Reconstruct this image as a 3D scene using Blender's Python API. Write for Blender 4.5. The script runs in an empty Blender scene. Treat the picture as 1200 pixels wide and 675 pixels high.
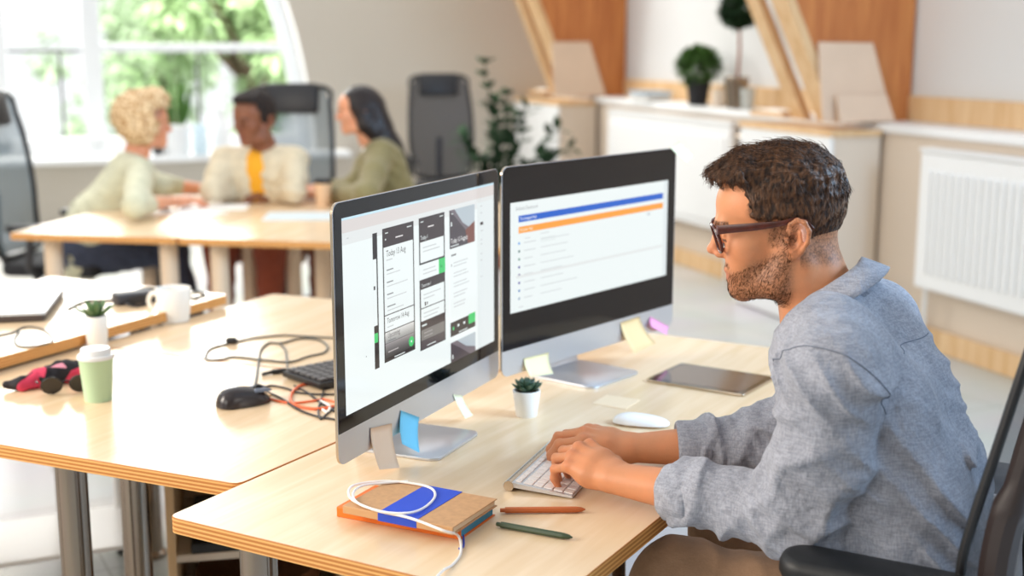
import bpy, bmesh, math, random
import numpy as np
from mathutils import Vector, Matrix, Euler, noise as mnoise
random.seed(7); np.random.seed(7)
PI = math.pi
COL = bpy.context.scene.collection
SC = bpy.context.scene

# ------------------------------------------------------------------ view geometry (1200x675 frame)
PITCH = math.atan(285/1500); FPX = 1500.0; EYE = 1.48
def ray(px, py):
    x = (px-600)/FPX; y = (py-337.5)/FPX
    return Vector((x, math.cos(PITCH)-y*math.sin(PITCH), -(math.sin(PITCH)+y*math.cos(PITCH))))
def at(px, py, z):
    r = ray(px, py); t = (z-EYE)/r.z
    return Vector((r.x*t, r.y*t, z))
def atd(px, py, d):
    return Vector((0, 0, EYE)) + ray(px, py)*d
T = 0.74      # height of the desk tops
TL = 0.775    # the laptop table stands a little higher

# ------------------------------------------------------------------ object helpers
def link(o, parent=None):
    COL.objects.link(o)
    if parent is not None: o.parent = parent
    return o
def tag(o, label=None, cat=None, group=None, kind=None):
    if label: o['label'] = label
    if cat: o['category'] = cat
    if group: o['group'] = group
    if kind: o['kind'] = kind
    return o
def empty(name, loc=(0,0,0), rz=0.0, label=None, cat=None, group=None):
    o = bpy.data.objects.new(name, None); o.empty_display_size = 0.05
    o.location = loc; o.rotation_euler = (0, 0, rz)
    link(o); return tag(o, label, cat, group)
def meshobj(name, vs, fs, mats, parent=None, smooth=False, midx=None, attrs=None, loc=None, angle=None):
    me = bpy.data.meshes.new(name)
    me.from_pydata([tuple(v) for v in vs], [], [tuple(f) for f in fs])
    if not isinstance(mats, (list, tuple)): mats = [mats]
    for m in mats: me.materials.append(m)
    if midx is not None: me.polygons.foreach_set('material_index', np.array(midx, dtype=np.int32))
    if smooth: me.polygons.foreach_set('use_smooth', np.ones(len(me.polygons), dtype=bool))
    if attrs:
        for k, a in attrs.items():
            at_ = me.attributes.new(k, 'FLOAT', 'POINT'); at_.data.foreach_set('value', np.asarray(a, dtype=np.float32))
    me.update()
    if smooth and angle: me.set_sharp_from_angle(angle=math.radians(angle))
    o = bpy.data.objects.new(name, me); link(o, parent)
    if loc is not None: o.location = loc
    return o
def copy_tree(o, parent=None):
    c = o.copy(); COL.objects.link(c)
    if parent is not None: c.parent = parent
    for ch in [x for x in bpy.data.objects if x.parent == o]: copy_tree(ch, c)
    return c

class MB:
    """collects shapes in one mesh"""
    def __init__(s): s.v = []; s.f = []; s.m = []; s.M = Matrix.Identity(4)
    def add(s, vs, fs, mi=0, M=None):
        b = len(s.v); MM = s.M @ M if M is not None else s.M
        s.v += [MM @ Vector(v) for v in vs]; s.f += [tuple(b+i for i in f) for f in fs]; s.m += [mi]*len(fs); return s
    def bm(s, b, mi=0, M=None):
        b.verts.index_update()
        s.add([v.co.copy() for v in b.verts], [[v.index for v in f.verts] for f in b.faces], mi, M); b.free(); return s
    def box(s, c, d, bev=0.0, mi=0, rz=0, M=None, seg=2, R=None):
        b = bmesh.new(); bmesh.ops.create_cube(b, size=1)
        for v in b.verts: v.co = Vector((v.co.x*d[0], v.co.y*d[1], v.co.z*d[2]))
        if bev > 0: bmesh.ops.bevel(b, geom=b.edges[:], offset=min(bev, min(d)*.49), segments=seg, profile=.5, affect='EDGES')
        X = Matrix.Translation(c) @ (R.to_4x4() if R is not None else Matrix.Rotation(rz, 4, 'Z'))
        return s.bm(b, mi, (M @ X) if M is not None else X)
    def tube(s, pts, r, n=8, mi=0, caps=True, M=None, closed=False):
        pts = [Vector(p) for p in pts]; k = len(pts)
        rr = [r]*k if not hasattr(r, '__len__') else list(r)
        vs = []; fs = []
        up = Vector((0, 0, 1)); prev = None
        for i, p in enumerate(pts):
            a = pts[(i-1) % k] if (i > 0 or closed) else p; c = pts[(i+1) % k] if (i < k-1 or closed) else p
            t = (c-a).normalized() if (c-a).length > 1e-9 else Vector((0, 0, 1))
            if prev is None:
                x = t.cross(up)
                if x.length < 1e-3: x = t.cross(Vector((1, 0, 0)))
            else: x = prev - t*prev.dot(t)
            if x.length < 1e-6: x = t.cross(Vector((1, 0, 0)))
            x.normalize(); prev = x; y = t.cross(x)
            for j in range(n):
                a_ = 2*PI*j/n; vs.append(p + (x*math.cos(a_)+y*math.sin(a_))*rr[i])
        m = k if closed else k-1
        for i in range(m):
            for j in range(n):
                a_ = i*n+j; b_ = i*n+(j+1) % n; i2 = (i+1) % k
                fs.append((a_, b_, i2*n+(j+1) % n, i2*n+j))
        if caps and not closed:
            fs.append(tuple(range(n-1, -1, -1))); fs.append(tuple(range((k-1)*n, k*n)))
        return s.add(vs, fs, mi, M)
    def lathe(s, prof, n=24, mi=0, M=None, caps=True):
        vs = []; fs = []; k = len(prof)
        for (r, z) in prof:
            for j in range(n):
                a = 2*PI*j/n; vs.append((r*math.cos(a), r*math.sin(a), z))
        for i in range(k-1):
            for j in range(n):
                fs.append((i*n+j, i*n+(j+1) % n, (i+1)*n+(j+1) % n, (i+1)*n+j))
        if caps:
            fs.append(tuple(range(n-1, -1, -1))); fs.append(tuple(range((k-1)*n, k*n)))
        return s.add(vs, fs, mi, M)
    def prism(s, poly, z0, z1, mi=0, mside=None, M=None, bev=0.0):
        b = bmesh.new(); n = len(poly)
        lo = [b.verts.new((p[0], p[1], z0)) for p in poly]; hi = [b.verts.new((p[0], p[1], z1)) for p in poly]
        ft = b.faces.new(hi); fb = b.faces.new(lo[::-1])
        ar = sum(poly[i][0]*poly[(i+1) % n][1]-poly[(i+1) % n][0]*poly[i][1] for i in range(n))
        sides = [b.faces.new((lo[i], lo[(i+1) % n], hi[(i+1) % n], hi[i])) for i in range(n)]
        bmesh.ops.recalc_face_normals(b, faces=b.faces[:])
        ft.material_index = mi; fb.material_index = mi
        for f in sides: f.material_index = mi if mside is None else mside
        if bev > 0:
            bmesh.ops.bevel(b, geom=[e for e in b.edges if ft in e.link_faces or fb in e.link_faces], offset=bev, segments=2, profile=.5, affect='EDGES', material=mi if mside is None else mside)
        b.verts.index_update(); base = len(s.v); MM = s.M @ M if M is not None else s.M
        s.v += [MM @ v.co for v in b.verts]
        for f in b.faces: s.f.append(tuple(base+v.index for v in f.verts)); s.m.append(f.material_index)
        b.free(); return s
    def sphere(s, c, r, mi=0, u=12, v=8, R=None):
        if not hasattr(r, '__len__'): r = (r, r, r)
        b = bmesh.new(); bmesh.ops.create_uvsphere(b, u_segments=u, v_segments=v, radius=1)
        X = Matrix.Translation(c) @ (R.to_4x4() if R is not None else Matrix.Identity(4)) @ Matrix.Diagonal((r[0], r[1], r[2], 1))
        return s.bm(b, mi, X)
    def build(s, name, mats, parent=None, smooth=False, angle=35, loc=None):
        return meshobj(name, s.v, s.f, mats, parent, smooth, s.m, angle=angle if smooth else None, loc=loc)

def rrect(w, h, r, n=6, cx=0, cy=0):
    """rounded rectangle outline, counter-clockwise"""
    out = []
    for (sx, sy, a0) in ((1, 1, 0), (-1, 1, PI/2), (-1, -1, PI), (1, -1, 1.5*PI)):
        for i in range(n+1):
            a = a0 + PI/2*i/n
            out.append((cx+sx*(w/2-r)+r*math.cos(a), cy+sy*(h/2-r)+r*math.sin(a)))
    return out
def roundpoly(pts, r, n=5):
    """rounds the corners of a convex polygon"""
    out = []; k = len(pts); P = [Vector(p[:2]) for p in pts]
    for i in range(k):
        a, b, c = P[i-1], P[i], P[(i+1) % k]
        u = (a-b).normalized(); v = (c-b).normalized(); rr = r if not hasattr(r, '__len__') else r[i]
        if rr < 1e-5: out.append(tuple(b)); continue
        p0 = b+u*rr; p1 = b+v*rr
        for j in range(n+1):
            t = j/n; q = p0*(1-t)**2 + b*2*t*(1-t) + p1*t*t; out.append(tuple(q))
    return out
def spline(pts, n=10, closed=False):
    """Catmull-Rom through the points"""
    P = [Vector(p) for p in pts]; k = len(P); out = []
    rng = range(k) if closed else range(k-1)
    for i in rng:
        p0 = P[(i-1) % k] if closed or i > 0 else P[i]; p1 = P[i]; p2 = P[(i+1) % k]
        p3 = P[(i+2) % k] if closed or i+2 < k else P[(i+1) % k]
        for j in range(n):
            t = j/n
            out.append(0.5*((2*p1)+(-p0+p2)*t+(2*p0-5*p1+4*p2-p3)*t*t+(-p0+3*p1-3*p2+p3)*t**3))
    if not closed: out.append(P[-1])
    return out

# ------------------------------------------------------------------ materials
def lin(c):
    return tuple((x/255/12.92 if x/255 <= .04045 else ((x/255+.055)/1.055)**2.4) for x in c[:3])
def mat(name, col, rough=.5, metal=0, spec=.5, bump=0, bscale=60, var=0, vscale=8, sss=0, coat=0, sheen=0, emit=None, estr=1, trans=0, aniso=None, ior=None, transl=0):
    m = bpy.data.materials.new(name); m.use_nodes = True
    nt = m.node_tree; N = nt.nodes; L = nt.links; p = N['Principled BSDF']
    c = lin(col) if max(col) > 1.001 else tuple(col)
    p.inputs['Base Color'].default_value = (*c, 1); p.inputs['Roughness'].default_value = rough
    p.inputs['Metallic'].default_value = metal; p.inputs['Specular IOR Level'].default_value = spec
    if sss: p.inputs['Subsurface Weight'].default_value = sss; p.inputs['Subsurface Radius'].default_value = (.012, .005, .003); p.inputs['Subsurface Scale'].default_value = 1.0
    if coat: p.inputs['Coat Weight'].default_value = coat; p.inputs['Coat Roughness'].default_value = .12
    if sheen: p.inputs['Sheen Weight'].default_value = sheen
    if trans: p.inputs['Transmission Weight'].default_value = trans
    if ior: p.inputs['IOR'].default_value = ior
    if emit is not None:
        e = lin(emit) if max(emit) > 1.001 else emit
        p.inputs['Emission Color'].default_value = (*e, 1); p.inputs['Emission Strength'].default_value = estr
    if bump or var:
        tc = N.new('ShaderNodeTexCoord')
    if var:
        nz = N.new('ShaderNodeTexNoise'); nz.inputs['Scale'].default_value = vscale; nz.inputs['Detail'].default_value = 4
        L.new(tc.outputs['Object'], nz.inputs['Vector'])
        r = N.new('ShaderNodeMapRange'); r.inputs['From Min'].default_value = .3; r.inputs['From Max'].default_value = .7
        L.new(nz.outputs['Fac'], r.inputs['Value'])
        mx = N.new('ShaderNodeMix'); mx.data_type = 'RGBA'
        mx.inputs['A'].default_value = (*[min(1, x*(1-var)) for x in c], 1); mx.inputs['B'].default_value = (*[min(1, x*(1+var)) for x in c], 1)
        L.new(r.outputs['Result'], mx.inputs['Factor']); L.new(mx.outputs['Result'], p.inputs['Base Color'])
    if bump:
        nz = N.new('ShaderNodeTexNoise'); nz.inputs['Scale'].default_value = bscale; nz.inputs['Detail'].default_value = 3
        L.new(tc.outputs['Object'], nz.inputs['Vector'])
        b = N.new('ShaderNodeBump'); b.inputs['Strength'].default_value = bump; b.inputs['Distance'].default_value = .004
        L.new(nz.outputs['Fac'], b.inputs['Height']); L.new(b.outputs['Normal'], p.inputs['Normal'])
    return m
def glassy(name, tint=(1, 1, 1), gloss=.08, rough=0.0):
    m = bpy.data.materials.new(name); m.use_nodes = True; nt = m.node_tree; N = nt.nodes; L = nt.links
    N.remove(N['Principled BSDF']); t = N.new('ShaderNodeBsdfTransparent'); t.inputs[0].default_value = (*tint, 1)
    g = N.new('ShaderNodeBsdfGlossy'); g.inputs['Roughness'].default_value = rough
    mx = N.new('ShaderNodeMixShader'); fr = N.new('ShaderNodeLayerWeight'); fr.inputs['Blend'].default_value = gloss
    L.new(fr.outputs['Fresnel'], mx.inputs[0]); L.new(t.outputs[0], mx.inputs[1]); L.new(g.outputs[0], mx.inputs[2])
    L.new(mx.outputs[0], N['Material Output'].inputs[0]); return m
def meshcloth(name, col, open_=.35, scale=350, rough=.7):
    """woven mesh fabric with real holes"""
    m = mat(name, col, rough); nt = m.node_tree; N = nt.nodes; L = nt.links; p = N['Principled BSDF']
    t = N.new('ShaderNodeBsdfTransparent'); mx = N.new('ShaderNodeMixShader')
    mx.inputs[0].default_value = open_
    L.new(p.outputs[0], mx.inputs[1]); L.new(t.outputs[0], mx.inputs[2]); L.new(mx.outputs[0], N['Material Output'].inputs[0]); return m
def wood(name, c1, c2, stretch=(1, 14, 14), scale=2.5, rough=.3, knots=0, coat=0, spec=.5):
    m = mat(name, c1, rough, coat=coat, spec=spec); nt = m.node_tree; N = nt.nodes; L = nt.links; p = N['Principled BSDF']
    tc = N.new('ShaderNodeTexCoord'); mp = N.new('ShaderNodeMapping'); mp.inputs['Scale'].default_value = stretch
    L.new(tc.outputs['Object'], mp.inputs['Vector'])
    nz = N.new('ShaderNodeTexNoise'); nz.inputs['Scale'].default_value = scale; nz.inputs['Detail'].default_value = 5; nz.inputs['Distortion'].default_value = .6
    L.new(mp.outputs[0], nz.inputs['Vector'])
    cr = N.new('ShaderNodeValToRGB'); cr.color_ramp.elements[0].position = .35; cr.color_ramp.elements[1].position = .68
    cr.color_ramp.elements[0].color = (*lin(c2), 1); cr.color_ramp.elements[1].color = (*lin(c1), 1)
    L.new(nz.outputs['Fac'], cr.inputs['Fac']); out = cr.outputs['Color']
    if knots:
        vo = N.new('ShaderNodeTexVoronoi'); vo.inputs['Scale'].default_value = knots
        L.new(tc.outputs['Object'], vo.inputs['Vector'])
        r = N.new('ShaderNodeMapRange'); r.inputs['From Min'].default_value = .03; r.inputs['From Max'].default_value = .09
        L.new(vo.outputs['Distance'], r.inputs['Value'])
        mx = N.new('ShaderNodeMix'); mx.data_type = 'RGBA'; mx.inputs['A'].default_value = (*[x*.35 for x in lin(c2)], 1)
        L.new(r.outputs['Result'], mx.inputs['Factor']); L.new(out, mx.inputs['B']); out = mx.outputs['Result']
    L.new(out, p.inputs['Base Color']); return m
def plyedge(name):
    """layered birch plywood edge: stripes along the height"""
    m = mat(name, (214, 150, 84), .5); nt = m.node_tree; N = nt.nodes; L = nt.links; p = N['Principled BSDF']
    tc = N.new('ShaderNodeTexCoord'); sp = N.new('ShaderNodeSeparateXYZ'); L.new(tc.outputs['Object'], sp.inputs[0])
    mu = N.new('ShaderNodeMath'); mu.operation = 'MULTIPLY'; mu.inputs[1].default_value = 2*PI/.0072; L.new(sp.outputs['Z'], mu.inputs[0])
    si = N.new('ShaderNodeMath'); si.operation = 'SINE'; L.new(mu.outputs[0], si.inputs[0])
    r = N.new('ShaderNodeMapRange'); r.inputs['From Min'].default_value = -.3; r.inputs['From Max'].default_value = .6; L.new(si.outputs[0], r.inputs['Value'])
    mx = N.new('ShaderNodeMix'); mx.data_type = 'RGBA'; mx.inputs['A'].default_value = (*lin((188, 118, 52)), 1); mx.inputs['B'].default_value = (*lin((232, 176, 104)), 1)
    L.new(r.outputs['Result'], mx.inputs['Factor']); L.new(mx.outputs['Result'], p.inputs['Base Color']); return m

M_ = {}
def mats():
    M_['birch'] = wood('birch_top', (239, 212, 177), (229, 198, 158), (14, 1, 14), 2.2, .27, spec=.6)
    M_['ply'] = plyedge('plywood_edge')
    M_['pine'] = wood('pine_panel', (196, 124, 64), (172, 98, 46), (9, 9, 1), 2.2, .55, knots=2.3)
    M_['pine_pale'] = wood('pine_pale', (224, 192, 150), (208, 168, 120), (12, 12, 1), 2, .55)
    M_['board'] = mat('hardboard', (216, 190, 166), .7, var=.05, vscale=4)
    M_['wall'] = mat('wall_paint', (192, 184, 171), .85, var=.02, vscale=1.5)
    M_['wallw'] = mat('wall_paint_white', (214, 214, 213), .85)
    M_['white'] = mat('white_lacquer', (231, 232, 232), .35)
    M_['whitem'] = mat('white_matte', (226, 226, 225), .6)
    M_['cream'] = mat('cream_side', (214, 198, 180), .6)
    M_['steel'] = mat('brushed_steel', (150, 136, 122), .18, metal=1)
    M_['alu'] = mat('aluminium', (206, 207, 211), .32, metal=.75)
    M_['alud'] = mat('aluminium_edge', (196, 180, 160), .25, metal=1)
    M_['black'] = mat('black_plastic', (26, 25, 27), .4)
    M_['blackm'] = mat('black_matte', (30, 30, 34), .75)
    M_['dark'] = mat('dark_grey', (58, 56, 58), .55)
    M_['rubber'] = mat('black_rubber', (18, 18, 19), .5)
    M_['screenblk'] = mat('screen_glass_black', (12, 10, 14), .07, spec=.4)
    M_['paper'] = mat('paper', (244, 243, 240), .7)
    M_['porc'] = mat('white_porcelain', (240, 236, 228), .25)
    M_['soil'] = mat('soil', (70, 52, 40), .9, bump=.8)
    M_['legw'] = mat('beige_leg', (226, 200, 170), .4)
mats()

# ------------------------------------------------------------------ implicit surfaces (bodies, clothes, hair)
class Field:
    def __init__(s, k=.02): s.p = []; s.k = k
    def cone(s, a, b, ra, rb, k=None, op='u'):
        s.p.append(('c', np.array(a, np.float32), np.array(b, np.float32), ra, rb, s.k if k is None else k, op)); return s
    def ell(s, c, r, R=None, k=None, op='u'):
        R = np.eye(3) if R is None else np.array(R)
        s.p.append(('e', np.array(c, np.float32), np.array(r, np.float32), R.astype(np.float32), None, s.k if k is None else k, op)); return s
    def chain(s, pts, rs, k=None):
        for i in range(len(pts)-1): s.cone(pts[i], pts[i+1], rs[i], rs[i+1], k)
        return s
    def half(s, c, n, k=None, op='i'):
        """keeps the side the normal points away from"""
        s.p.append(('h', np.array(c, np.float32), np.array(n, np.float32)/np.linalg.norm(n), 0, 0, s.k if k is None else k, op)); return s
    def fn(s, f): s.p.append(('f', f, None, None, None, 0, 'f')); return s
    def __call__(s, P):
        d = None
        for (t, a, b, c, e, k, op) in s.p:
            if t == 'c':
                ba = b-a; L2 = float(ba@ba)+1e-12
                q = P-a; h = np.clip((q@ba)/L2, 0, 1)
                q -= h[:, None]*ba; dd = np.sqrt(np.einsum('ij,ij->i', q, q)) - (c+(e-c)*h)
            elif t == 'e':
                q = (P-a)@c.T.T if False else (P-a)@c
                k0 = q/b; k1 = k0/b
                n0 = np.sqrt(np.einsum('ij,ij->i', k0, k0)); n1 = np.sqrt(np.einsum('ij,ij->i', k1, k1))+1e-9
                dd = n0*(n0-1)/n1
                dd = np.where(n0 < .2, -min(b)*.8, dd)
            elif t == 'h': dd = (P-a)@b
            else:
                d = a(P, d); continue
            if d is None: d = dd.astype(np.float32); continue
            if op == 'u':
                if k > 0: h = np.maximum(k-np.abs(d-dd), 0)/k; d = np.minimum(d, dd)-h*h*k*.25
                else: d = np.minimum(d, dd)
            elif op == 's':
                dd = -dd; h = np.maximum(k-np.abs(d-dd), 0)/max(k, 1e-6); d = np.maximum(d, dd)+h*h*k*.25
            elif op == 'i':
                h = np.maximum(k-np.abs(d-dd), 0)/max(k, 1e-6); d = np.maximum(d, dd)+h*h*k*.25
        return d.astype(np.float32)

def polygonise(f, lo, hi, vox, margin=1.6, B=8):
    """sparse surface nets of the field f inside the box lo..hi"""
    lo = np.array(lo, float); hi = np.array(hi, float)
    nb = np.ceil((hi-lo)/(vox*B)).astype(int)
    gi = np.stack(np.meshgrid(*[np.arange(n) for n in nb], indexing='ij'), -1).reshape(-1, 3)
    cen = (lo + (gi+.5)*vox*B).astype(np.float32)
    dc = np.concatenate([f(cen[i:i+200000]) for i in range(0, len(cen), 200000)])
    act = gi[np.abs(dc) < vox*B*.87*margin]
    n1 = B+1
    loc = np.stack(np.meshgrid(*[np.arange(n1)]*3, indexing='ij'), -1).reshape(-1, 3)
    NG = nb*B+2
    def lid(ix): return (ix[..., 0].astype(np.int64)*NG[1]+ix[..., 1])*NG[2]+ix[..., 2]
    cellids = []; cellpos = []; edges = []
    corner = np.array([(0,0,0),(1,0,0),(0,1,0),(1,1,0),(0,0,1),(1,0,1),(0,1,1),(1,1,1)])
    E = [(0,1),(2,3),(4,5),(6,7),(0,2),(1,3),(4,6),(5,7),(0,4),(1,5),(2,6),(3,7)]
    CH = 400
    for c0 in range(0, len(act), CH):
        A = act[c0:c0+CH]
        G = A[:, None, :]*B + loc[None]
        P = (lo + G.reshape(-1, 3)*vox).astype(np.float32)
        D = f(P).reshape(len(A), n1, n1, n1)
        S = D < 0
        cs = np.stack([S[:, x:x+B, y:y+B, z:z+B] for x, y, z in corner], -1)
        n = cs.sum(-1); m = (n > 0) & (n < 8)
        bi, i, j, k = np.nonzero(m)
        if len(bi) == 0: continue
        V = np.stack([D[bi, i+x, j+y, k+z] for x, y, z in corner], -1)
        acc = np.zeros((len(bi), 3)); cnt = np.zeros(len(bi))
        for a, b in E:
            va, vb = V[:, a], V[:, b]; x = (va < 0) != (vb < 0)
            t = np.where(x, va/(va-vb+1e-20), 0)
            acc += np.where(x[:, None], corner[a]+(corner[b]-corner[a])*t[:, None], 0); cnt += x
        base = A[bi]*B + np.stack([i, j, k], -1)
        cellids.append(lid(base)); cellpos.append(lo+(base+acc/cnt[:, None])*vox)
        for ax in range(3):
            sl0 = [slice(None)]+[slice(0, B)]*3; sl1 = [slice(None)]+[slice(0, B)]*3; sl1[ax+1] = slice(1, B+1)
            s0 = S[tuple(sl0)]; s1 = S[tuple(sl1)]
            q = np.stack(np.nonzero(s0 != s1), -1)
            if len(q):
                g = A[q[:, 0]]*B+q[:, 1:]; edges.append((ax, g, s0[tuple(q.T)]))
    cid = np.concatenate(cellids); cp = np.concatenate(cellpos)
    o = np.argsort(cid); cid = cid[o]; cp = cp[o]
    faces = []
    for ax, g, sg in edges:
        u = np.zeros(3, int); v = np.zeros(3, int); u[(ax+1) % 3] = 1; v[(ax+2) % 3] = 1
        ids = [lid(g-u-v), lid(g-v), lid(g), lid(g-u)]
        idx = []; ok = np.ones(len(g), bool)
        for x in ids:
            p = np.searchsorted(cid, x); p = np.clip(p, 0, len(cid)-1); ok &= cid[p] == x; idx.append(p)
        Q = np.stack(idx, -1)
        Q = np.where(sg[:, None], Q, Q[:, ::-1]); faces.append(Q[ok])
    F = np.concatenate(faces)
    return cp, F
def relax(V, F, it=2, lam=.5):
    n = len(V)
    for _ in range(it):
        acc = np.zeros((n, 3)); cnt = np.zeros(n)
        for a, b in ((0, 1), (1, 2), (2, 3), (3, 0)):
            for x, y in ((a, b), (b, a)):
                acc += np.stack([np.bincount(F[:, x], V[F[:, y], c], n) for c in range(3)], -1); cnt += np.bincount(F[:, x], minlength=n)
        V = V*(1-lam)+lam*acc/np.maximum(cnt, 1)[:, None]
    return V
def fieldobj(name, f, lo, hi, vox, m, parent, it=1, attrs=None, margin=1.6):
    V, F = polygonise(f, lo, hi, vox, margin)
    if it: V = relax(V, F, it)
    me = bpy.data.meshes.new(name); me.vertices.add(len(V)); me.vertices.foreach_set('co', V.astype(np.float32).ravel())
    me.loops.add(len(F)*4); me.loops.foreach_set('vertex_index', F.astype(np.int32).ravel())
    me.polygons.add(len(F)); me.polygons.foreach_set('loop_start', np.arange(0, len(F)*4, 4, dtype=np.int32))
    me.update(calc_edges=True); me.validate()
    me.polygons.foreach_set('use_smooth', np.ones(len(me.polygons), dtype=bool))
    for mm in (m if isinstance(m, (list, tuple)) else [m]): me.materials.append(mm)
    if attrs:
        for k, fn in attrs.items():
            a = me.attributes.new(k, 'FLOAT', 'POINT'); a.data.foreach_set('value', fn(V).astype(np.float32))
    o = bpy.data.objects.new(name, me); link(o, parent); return o
def ssx(e0, e1, x):
    t = np.clip((x-e0)/(e1-e0), 0, 1); return t*t*(3-2*t)
def wob(P, s, seed=0):
    """cheap smooth 3-D noise from warped sines, about -1..1"""
    x, y, z = (P*s).T; r = seed*1.7
    a = np.sin(x*1.3+y*.7+r+1.1*np.sin(z*.9+r)); b = np.sin(y*1.7-z*.6+2*r+1.3*np.sin(x*1.1-r)); c = np.sin(z*1.5+x*.5-r+.9*np.sin(y*1.2+r))
    return (a+b+c)/3
# ------------------------------------------------------------------ the room
RZ = math.radians(20)
UX = Vector((math.cos(RZ), math.sin(RZ), 0)); UY = Vector((-math.sin(RZ), math.cos(RZ), 0))
WB = Vector((2.28, 5.6, 0))
def W(t, m, z=0): return WB + UY*t - UX*m + Vector((0, 0, z))       # t along the right wall (away), m into the room
FC = W(5.7, -.28)
def Fw(a, b, z=0): return FC + UX*a + UY*b + Vector((0, 0, z))      # a along the far wall (left is negative), b beyond it
def on_far(px, py, b=0.0):
    r = ray(px, py); o = Vector((0, 0, EYE)); P0 = Fw(0, b)
    t = (P0-o).dot(UY)/r.dot(UY); q = o+r*t
    return (q-FC).dot(UX), q.z
def on_right(px, py, m=0.0):
    r = ray(px, py); o = Vector((0, 0, EYE)); P0 = W(0, m)
    t = (P0-o).dot(UX)/r.dot(UX); q = o+r*t
    return (q-WB).dot(UY), q.z
MR = Matrix.Translation(WB) @ Matrix.Rotation(RZ, 4, 'Z')            # x = into the wall, y = along it
MF = Matrix.Translation(FC) @ Matrix.Rotation(RZ, 4, 'Z')

def floor_mat():
    m = mat('floor_tiles', (222, 216, 208), .3, spec=.25); nt = m.node_tree; N = nt.nodes; L = nt.links; p = N['Principled BSDF']
    tc = N.new('ShaderNodeTexCoord'); mp = N.new('ShaderNodeMapping'); mp.inputs['Rotation'].default_value = (0, 0, -math.radians(28)); L.new(tc.outputs['Object'], mp.inputs[0])
    br = N.new('ShaderNodeTexBrick'); br.offset = 0; br.inputs['Scale'].default_value = 1; br.inputs['Brick Width'].default_value = .6; br.inputs['Row Height'].default_value = .6
    br.inputs['Mortar Size'].default_value = .004; br.inputs['Color1'].default_value = (*lin((194, 193, 190)), 1); br.inputs['Color2'].default_value = (*lin((188, 187, 184)), 1); br.inputs['Mortar'].default_value = (*lin((164, 160, 154)), 1)
    L.new(mp.outputs[0], br.inputs['Vector'])
    nz = N.new('ShaderNodeTexNoise'); nz.inputs['Scale'].default_value = 2.2; nz.inputs['Detail'].default_value = 6; L.new(mp.outputs[0], nz.inputs['Vector'])
    mx = N.new('ShaderNodeMix'); mx.data_type = 'RGBA'; mx.blend_type = 'MULTIPLY'; mx.inputs['Factor'].default_value = .25
    L.new(br.outputs['Color'], mx.inputs['A']); L.new(nz.outputs['Color'], mx.inputs['B']); L.new(mx.outputs['Result'], p.inputs['Base Color']); return m
b = MB(); b.prism([tuple(W(-9, -.6)[:2]), tuple(W(6.4, -.6)[:2]), tuple(W(6.4, 10)[:2]), tuple(W(-9, 10)[:2])], -.1, 0)
tag(b.build('floor', floor_mat()), kind='structure')

# far wall with its arched window opening
a365, z110 = on_far(364, 110); a_mid, _ = on_far(111, 100)
ZS = .66                                    # bottom of the opening
HW = 1.62; AH = 2.75; AC = a365+.03-HW      # arch: half width, height of the arch, centre
def arch(z, inset=0.0):
    s = min(1, max(0, (z-.5)/(AH+.0-inset))); return (HW-inset)*math.sqrt(max(0, 1-s*s))
ZT = .5+AH
vs = []; fs = []; mi = []
zs = [ZS+(ZT-ZS)*(1-(1-i/28)**1.7) for i in range(29)]
def fq(p, m=0):
    n = len(vs); vs.extend(p); fs.append((n, n+1, n+2, n+3)); mi.append(m)
TH = .34; AL = -9.6; AR = .0; ZH = 3.7
def P3(a, b_, z): return Fw(a, b_, z)
for k in range(28):
    z0, z1 = zs[k], zs[k+1]; w0, w1 = arch(z0), arch(z1)
    for bb in (0, TH):
        fq([P3(AL, bb, z0), P3(AC-w0, bb, z0), P3(AC-w1, bb, z1), P3(AL, bb, z1)]); fq([P3(AC+w0, bb, z0), P3(AR, bb, z0), P3(AR, bb, z1), P3(AC+w1, bb, z1)])
    fq([P3(AC-w0, 0, z0), P3(AC-w0, TH, z0), P3(AC-w1, TH, z1), P3(AC-w1, 0, z1)], 1); fq([P3(AC+w0, 0, z0), P3(AC+w0, TH, z0), P3(AC+w1, TH, z1), P3(AC+w1, 0, z1)], 1)
for bb in (0, TH):
    fq([P3(AL, bb, 0), P3(AR, bb, 0), P3(AR, bb, ZS), P3(AL, bb, ZS)]); fq([P3(AL, bb, ZT), P3(AR, bb, ZT), P3(AR, bb, ZH), P3(AL, bb, ZH)])
fq([P3(AC-HW, 0, ZS), P3(AC+HW, 0, ZS), P3(AC+HW, TH, ZS), P3(AC-HW, TH, ZS)], 1)
fq([P3(AL, 0, ZH), P3(AR, 0, ZH), P3(AR, TH, ZH), P3(AL, TH, ZH)])
tag(meshobj('wall_back', vs, fs, [M_['wall'], M_['whitem']], None, False, mi), kind='structure')
# window frame: arched casing, mullions, bottom rail, sill, panes
w = bpy.data.objects.new('window_1', None); link(w); tag(w, kind='structure')
b = MB(); N_ = 40
ring = []
for i in range(N_+1):
    th = PI*i/N_; z = .5+AH*math.sin(th); ring.append((math.cos(th), z))
def archpt(i, inset, bb):
    c, z = ring[i]; return P3(AC+(HW-inset)*c, bb, max(ZS, .5+(AH-inset)*math.sin(PI*i/N_)))
vs = []; fs = []
for i in range(N_+1): vs += [archpt(i, 0, .16), archpt(i, .11, .16), archpt(i, .11, .24), archpt(i, 0, .24)]
for i in range(N_):
    for j in range(4): fs.append((i*4+j, i*4+(j+1) % 4, (i+1)*4+(j+1) % 4, (i+1)*4+j))
b.add(vs, fs)
am = a_mid
b.box((0, 0, 0), (.14, .09, ZT-ZS-.04), .01, M=MF @ Matrix.Translation((am, .2, (ZS+ZT)/2)))
al, _ = on_far(2, 100)
b.box((0, 0, 0), (.13, .09, 1.85), .01, M=MF @ Matrix.Translation((al-.02, .2, ZS+.93)))
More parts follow.
